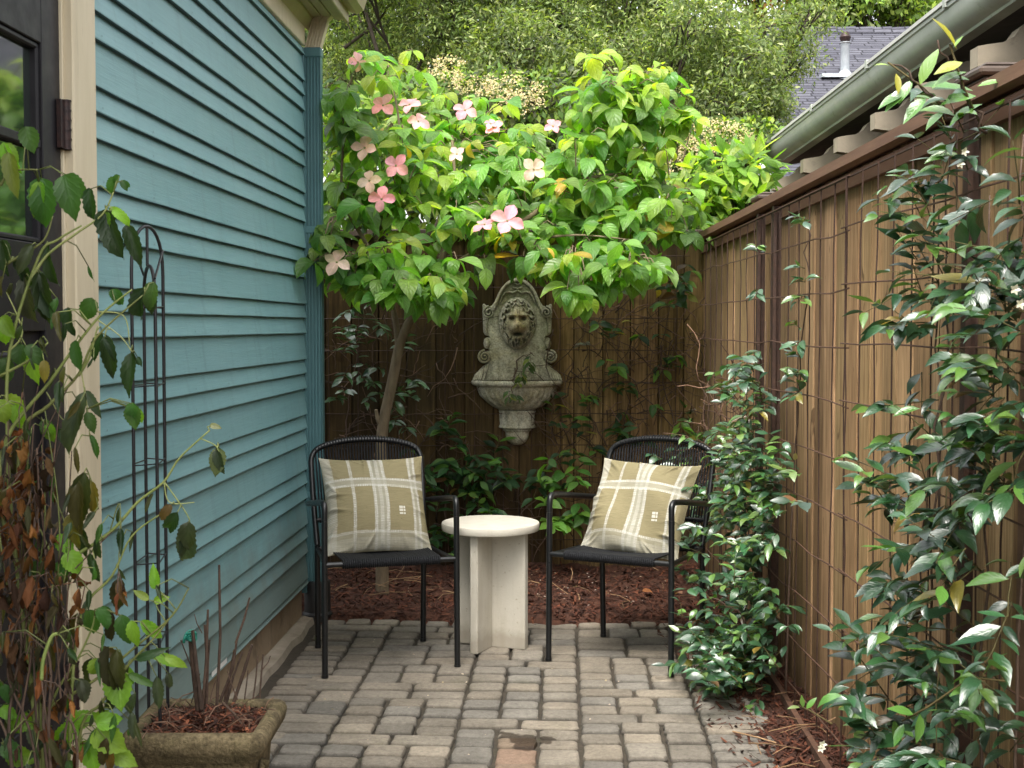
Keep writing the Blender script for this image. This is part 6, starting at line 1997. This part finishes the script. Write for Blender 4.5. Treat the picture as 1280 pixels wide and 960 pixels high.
    for (px, py, rx, rz, f) in ((440, 20, 70, 60, .9), (470, 90, 80, 60, .85), (540, 20, 80, 60, 1.0), (560, 100, 80, 55, .8), (620, 10, 80, 60, .85), (640, 80, 85, 55, .75), (700, 25, 80, 60, .95), (740, 100, 80, 55, .8), (780, 10, 80, 60, 1.0), (800, 75, 70, 50, .95),
                              (850, 100, 75, 50, .9), (870, 30, 70, 50, 1.0), (920, 70, 60, 45, 1.0), (945, 115, 45, 40, .9), (890, 140, 70, 40, .75), (950, 40, 50, 40, 1.0), (990, 75, 26, 34, 1.05), (1005, 20, 40, 22, 1.0), (820, 150, 70, 40, .7), (500, 170, 90, 60, .7), (420, 140, 60, 70, .75), (960, 150, 28, 26, .9),
                              (660, 150, 120, 50, .6), (560, -60, 120, 70, .9), (700, -70, 120, 70, .9), (840, -60, 110, 60, .95), (430, -60, 90, 70, .9)):
        big.append((px + r.uniform(-10, 10), py + r.uniform(-8, 8), 11.2 + r.uniform(-.9, 1.0), rx * r.uniform(.7, 1.0), .5, rz * r.uniform(.65, .95), f * r.uniform(.8, 1.25)))
    ol = [(.125, .185, .055), (.18, .25, .075), (.24, .30, .10), (.075, .11, .036), (.33, .37, .16), (.14, .21, .06)]
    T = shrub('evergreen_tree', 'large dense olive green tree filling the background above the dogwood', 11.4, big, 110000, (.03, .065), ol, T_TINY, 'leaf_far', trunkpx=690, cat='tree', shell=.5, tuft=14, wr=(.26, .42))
    tk = MB(); b0 = T.location
    tk.tube([(0, .5, -.1), (.05, .5, 1.0), (-.05, .5, 2.2), (0, .4, 3.4)], [.22, .18, .15, .10], 12)
    for q in ([(850, 60), (905, 45), (965, 32), (1010, 26)], [(590, 60), (640, 35), (720, 20)], [(640, 110), (700, 60), (790, 62), (860, 52)], [(430, 60), (470, 30), (500, -10)], [(520, 90), (540, 50), (600, 20)]):
        P = [at(x, y, 11.0) - b0 for x, y in q]; tk.tube(P, [.016 - .010 * i / (len(P) - 1) for i in range(len(P))], 7)
    tk.build('branch', M['bark_dark'], T, True)
    # dark backing growth far behind so that no bare sky shows through low down
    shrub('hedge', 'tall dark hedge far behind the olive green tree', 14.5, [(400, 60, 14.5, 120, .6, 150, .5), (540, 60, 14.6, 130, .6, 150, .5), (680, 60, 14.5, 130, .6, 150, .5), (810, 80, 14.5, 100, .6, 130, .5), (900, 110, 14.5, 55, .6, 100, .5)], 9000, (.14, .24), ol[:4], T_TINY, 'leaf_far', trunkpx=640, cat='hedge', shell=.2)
    # trees behind the slate roof
    for i, (c, lab, cols, n) in enumerate((
            (1080, 'bright yellow green tree rising behind the slate roof with sky showing through', [(.20, .30, .055), (.15, .25, .05), (.27, .35, .08), (.10, .17, .035)], 9000),
            (980, 'russet and green tree at the left end of the slate roof', [(.20, .26, .06), (.13, .19, .045), (.30, .15, .05), (.10, .14, .04)], 5500),
            (1200, 'pale green tree behind the right end of the slate roof', [(.22, .31, .07), (.16, .25, .05), (.12, .2, .045)], 7000))):
        Y = 25 + i * 1.5
        bl = [(c + r.uniform(-70, 70), r.uniform(-60, 25) - 10, Y + r.uniform(-1, 1), r.uniform(25, 48), .8, r.uniform(18, 32), r.uniform(.8, 1.2)) for _ in range(15)]
        bl += [(c + k * 45, 40, Y, 40, .8, 26, .8) for k in (-1, 0, 1)]
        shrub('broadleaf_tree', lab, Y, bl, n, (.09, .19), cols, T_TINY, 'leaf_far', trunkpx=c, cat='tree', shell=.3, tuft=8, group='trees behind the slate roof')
    # garden trees further round so the courtyard is not open to bare horizon
    for i, (x, y, lab) in enumerate(((6.5, 20, 'broad green tree beyond the neighbour outbuilding'), (-7, 16, 'broad green tree behind the teal house'))):
        E = empty('garden_tree', (x, y, 0), 0, lab, 'tree')
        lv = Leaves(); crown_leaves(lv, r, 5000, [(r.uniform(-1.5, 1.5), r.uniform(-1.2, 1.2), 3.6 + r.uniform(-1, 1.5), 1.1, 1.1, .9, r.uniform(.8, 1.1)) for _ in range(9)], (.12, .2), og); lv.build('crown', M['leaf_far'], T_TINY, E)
        w = MB(); w.tube([(0, 0, -.1), (.05, 0, 1.5), (0, .05, 3.6)], [.16, .12, .05], 10); w.build('trunk', M['bark_dark'], E, True)
beyond()


# ================================================================== LIGHT, SKY, CAMERA
SUN_EL, SUN_ROT = math.radians(58), math.radians(200)
w = bpy.data.worlds.new('World'); S.world = w; w.use_nodes = True
nt = w.node_tree; nt.nodes.clear()
sky = nt.nodes.new('ShaderNodeTexSky'); sky.sky_type = 'NISHITA'; sky.sun_disc = False
sky.sun_elevation = SUN_EL; sky.sun_rotation = SUN_ROT; sky.air_density = 1.0; sky.dust_density = 4.0; sky.ozone_density = 1.0
hs = nt.nodes.new('ShaderNodeHueSaturation'); hs.inputs['Saturation'].default_value = 0.22; hs.inputs['Value'].default_value = 4.2
mxw = nt.nodes.new('ShaderNodeMix'); mxw.data_type = 'RGBA'; mxw.blend_type = 'MULTIPLY'; mxw.inputs[0].default_value = 1.0
mxw.inputs[7].default_value = (1.01, 1.0, .96, 1)
bg = nt.nodes.new('ShaderNodeBackground'); bg.inputs['Strength'].default_value = 0.15
wo = nt.nodes.new('ShaderNodeOutputWorld')
nt.links.new(sky.outputs[0], hs.inputs['Color']); nt.links.new(hs.outputs[0], mxw.inputs[6]); nt.links.new(mxw.outputs[2], bg.inputs['Color']); nt.links.new(bg.outputs[0], wo.inputs['Surface'])

sl = bpy.data.lights.new('sun', 'SUN'); sl.energy = 2.6; sl.angle = math.radians(24); sl.color = (1.0, .95, .87)
so = bpy.data.objects.new('sun', sl); COL.objects.link(so)
# Nishita rotation is measured from +Y toward +X
sd = Vector((math.sin(SUN_ROT) * math.cos(SUN_EL), math.cos(SUN_ROT) * math.cos(SUN_EL), math.sin(SUN_EL)))
so.rotation_euler = sd.to_track_quat('Z', 'Y').to_euler(); so.location = (0, -3, 8)

cam = bpy.data.cameras.new('camera'); cam.sensor_width = 36; cam.lens = 36 * FPX / 1280; cam.clip_start = .05; cam.clip_end = 2000
cam.dof.use_dof = True; cam.dof.focus_distance = 5.3; cam.dof.aperture_fstop = 18.0
co = bpy.data.objects.new('camera', cam); COL.objects.link(co)
co.matrix_world = Matrix(((CR.x, CU.x, -CF.x, C0.x), (CR.y, CU.y, -CF.y, C0.y), (CR.z, CU.z, -CF.z, C0.z), (0, 0, 0, 1)))
S.camera = co
S.render.engine = 'CYCLES'
S.view_settings.view_transform = 'Standard'; S.view_settings.look = 'None'; S.view_settings.exposure = 0; S.view_settings.gamma = 1
cy = S.cycles
cy.use_denoising = True
cy.max_bounces = 9; cy.diffuse_bounces = 6; cy.glossy_bounces = 3; cy.transmission_bounces = 4; cy.transparent_max_bounces = 4
cy.sample_clamp_indirect = 6; cy.caustics_reflective = False; cy.caustics_refractive = False
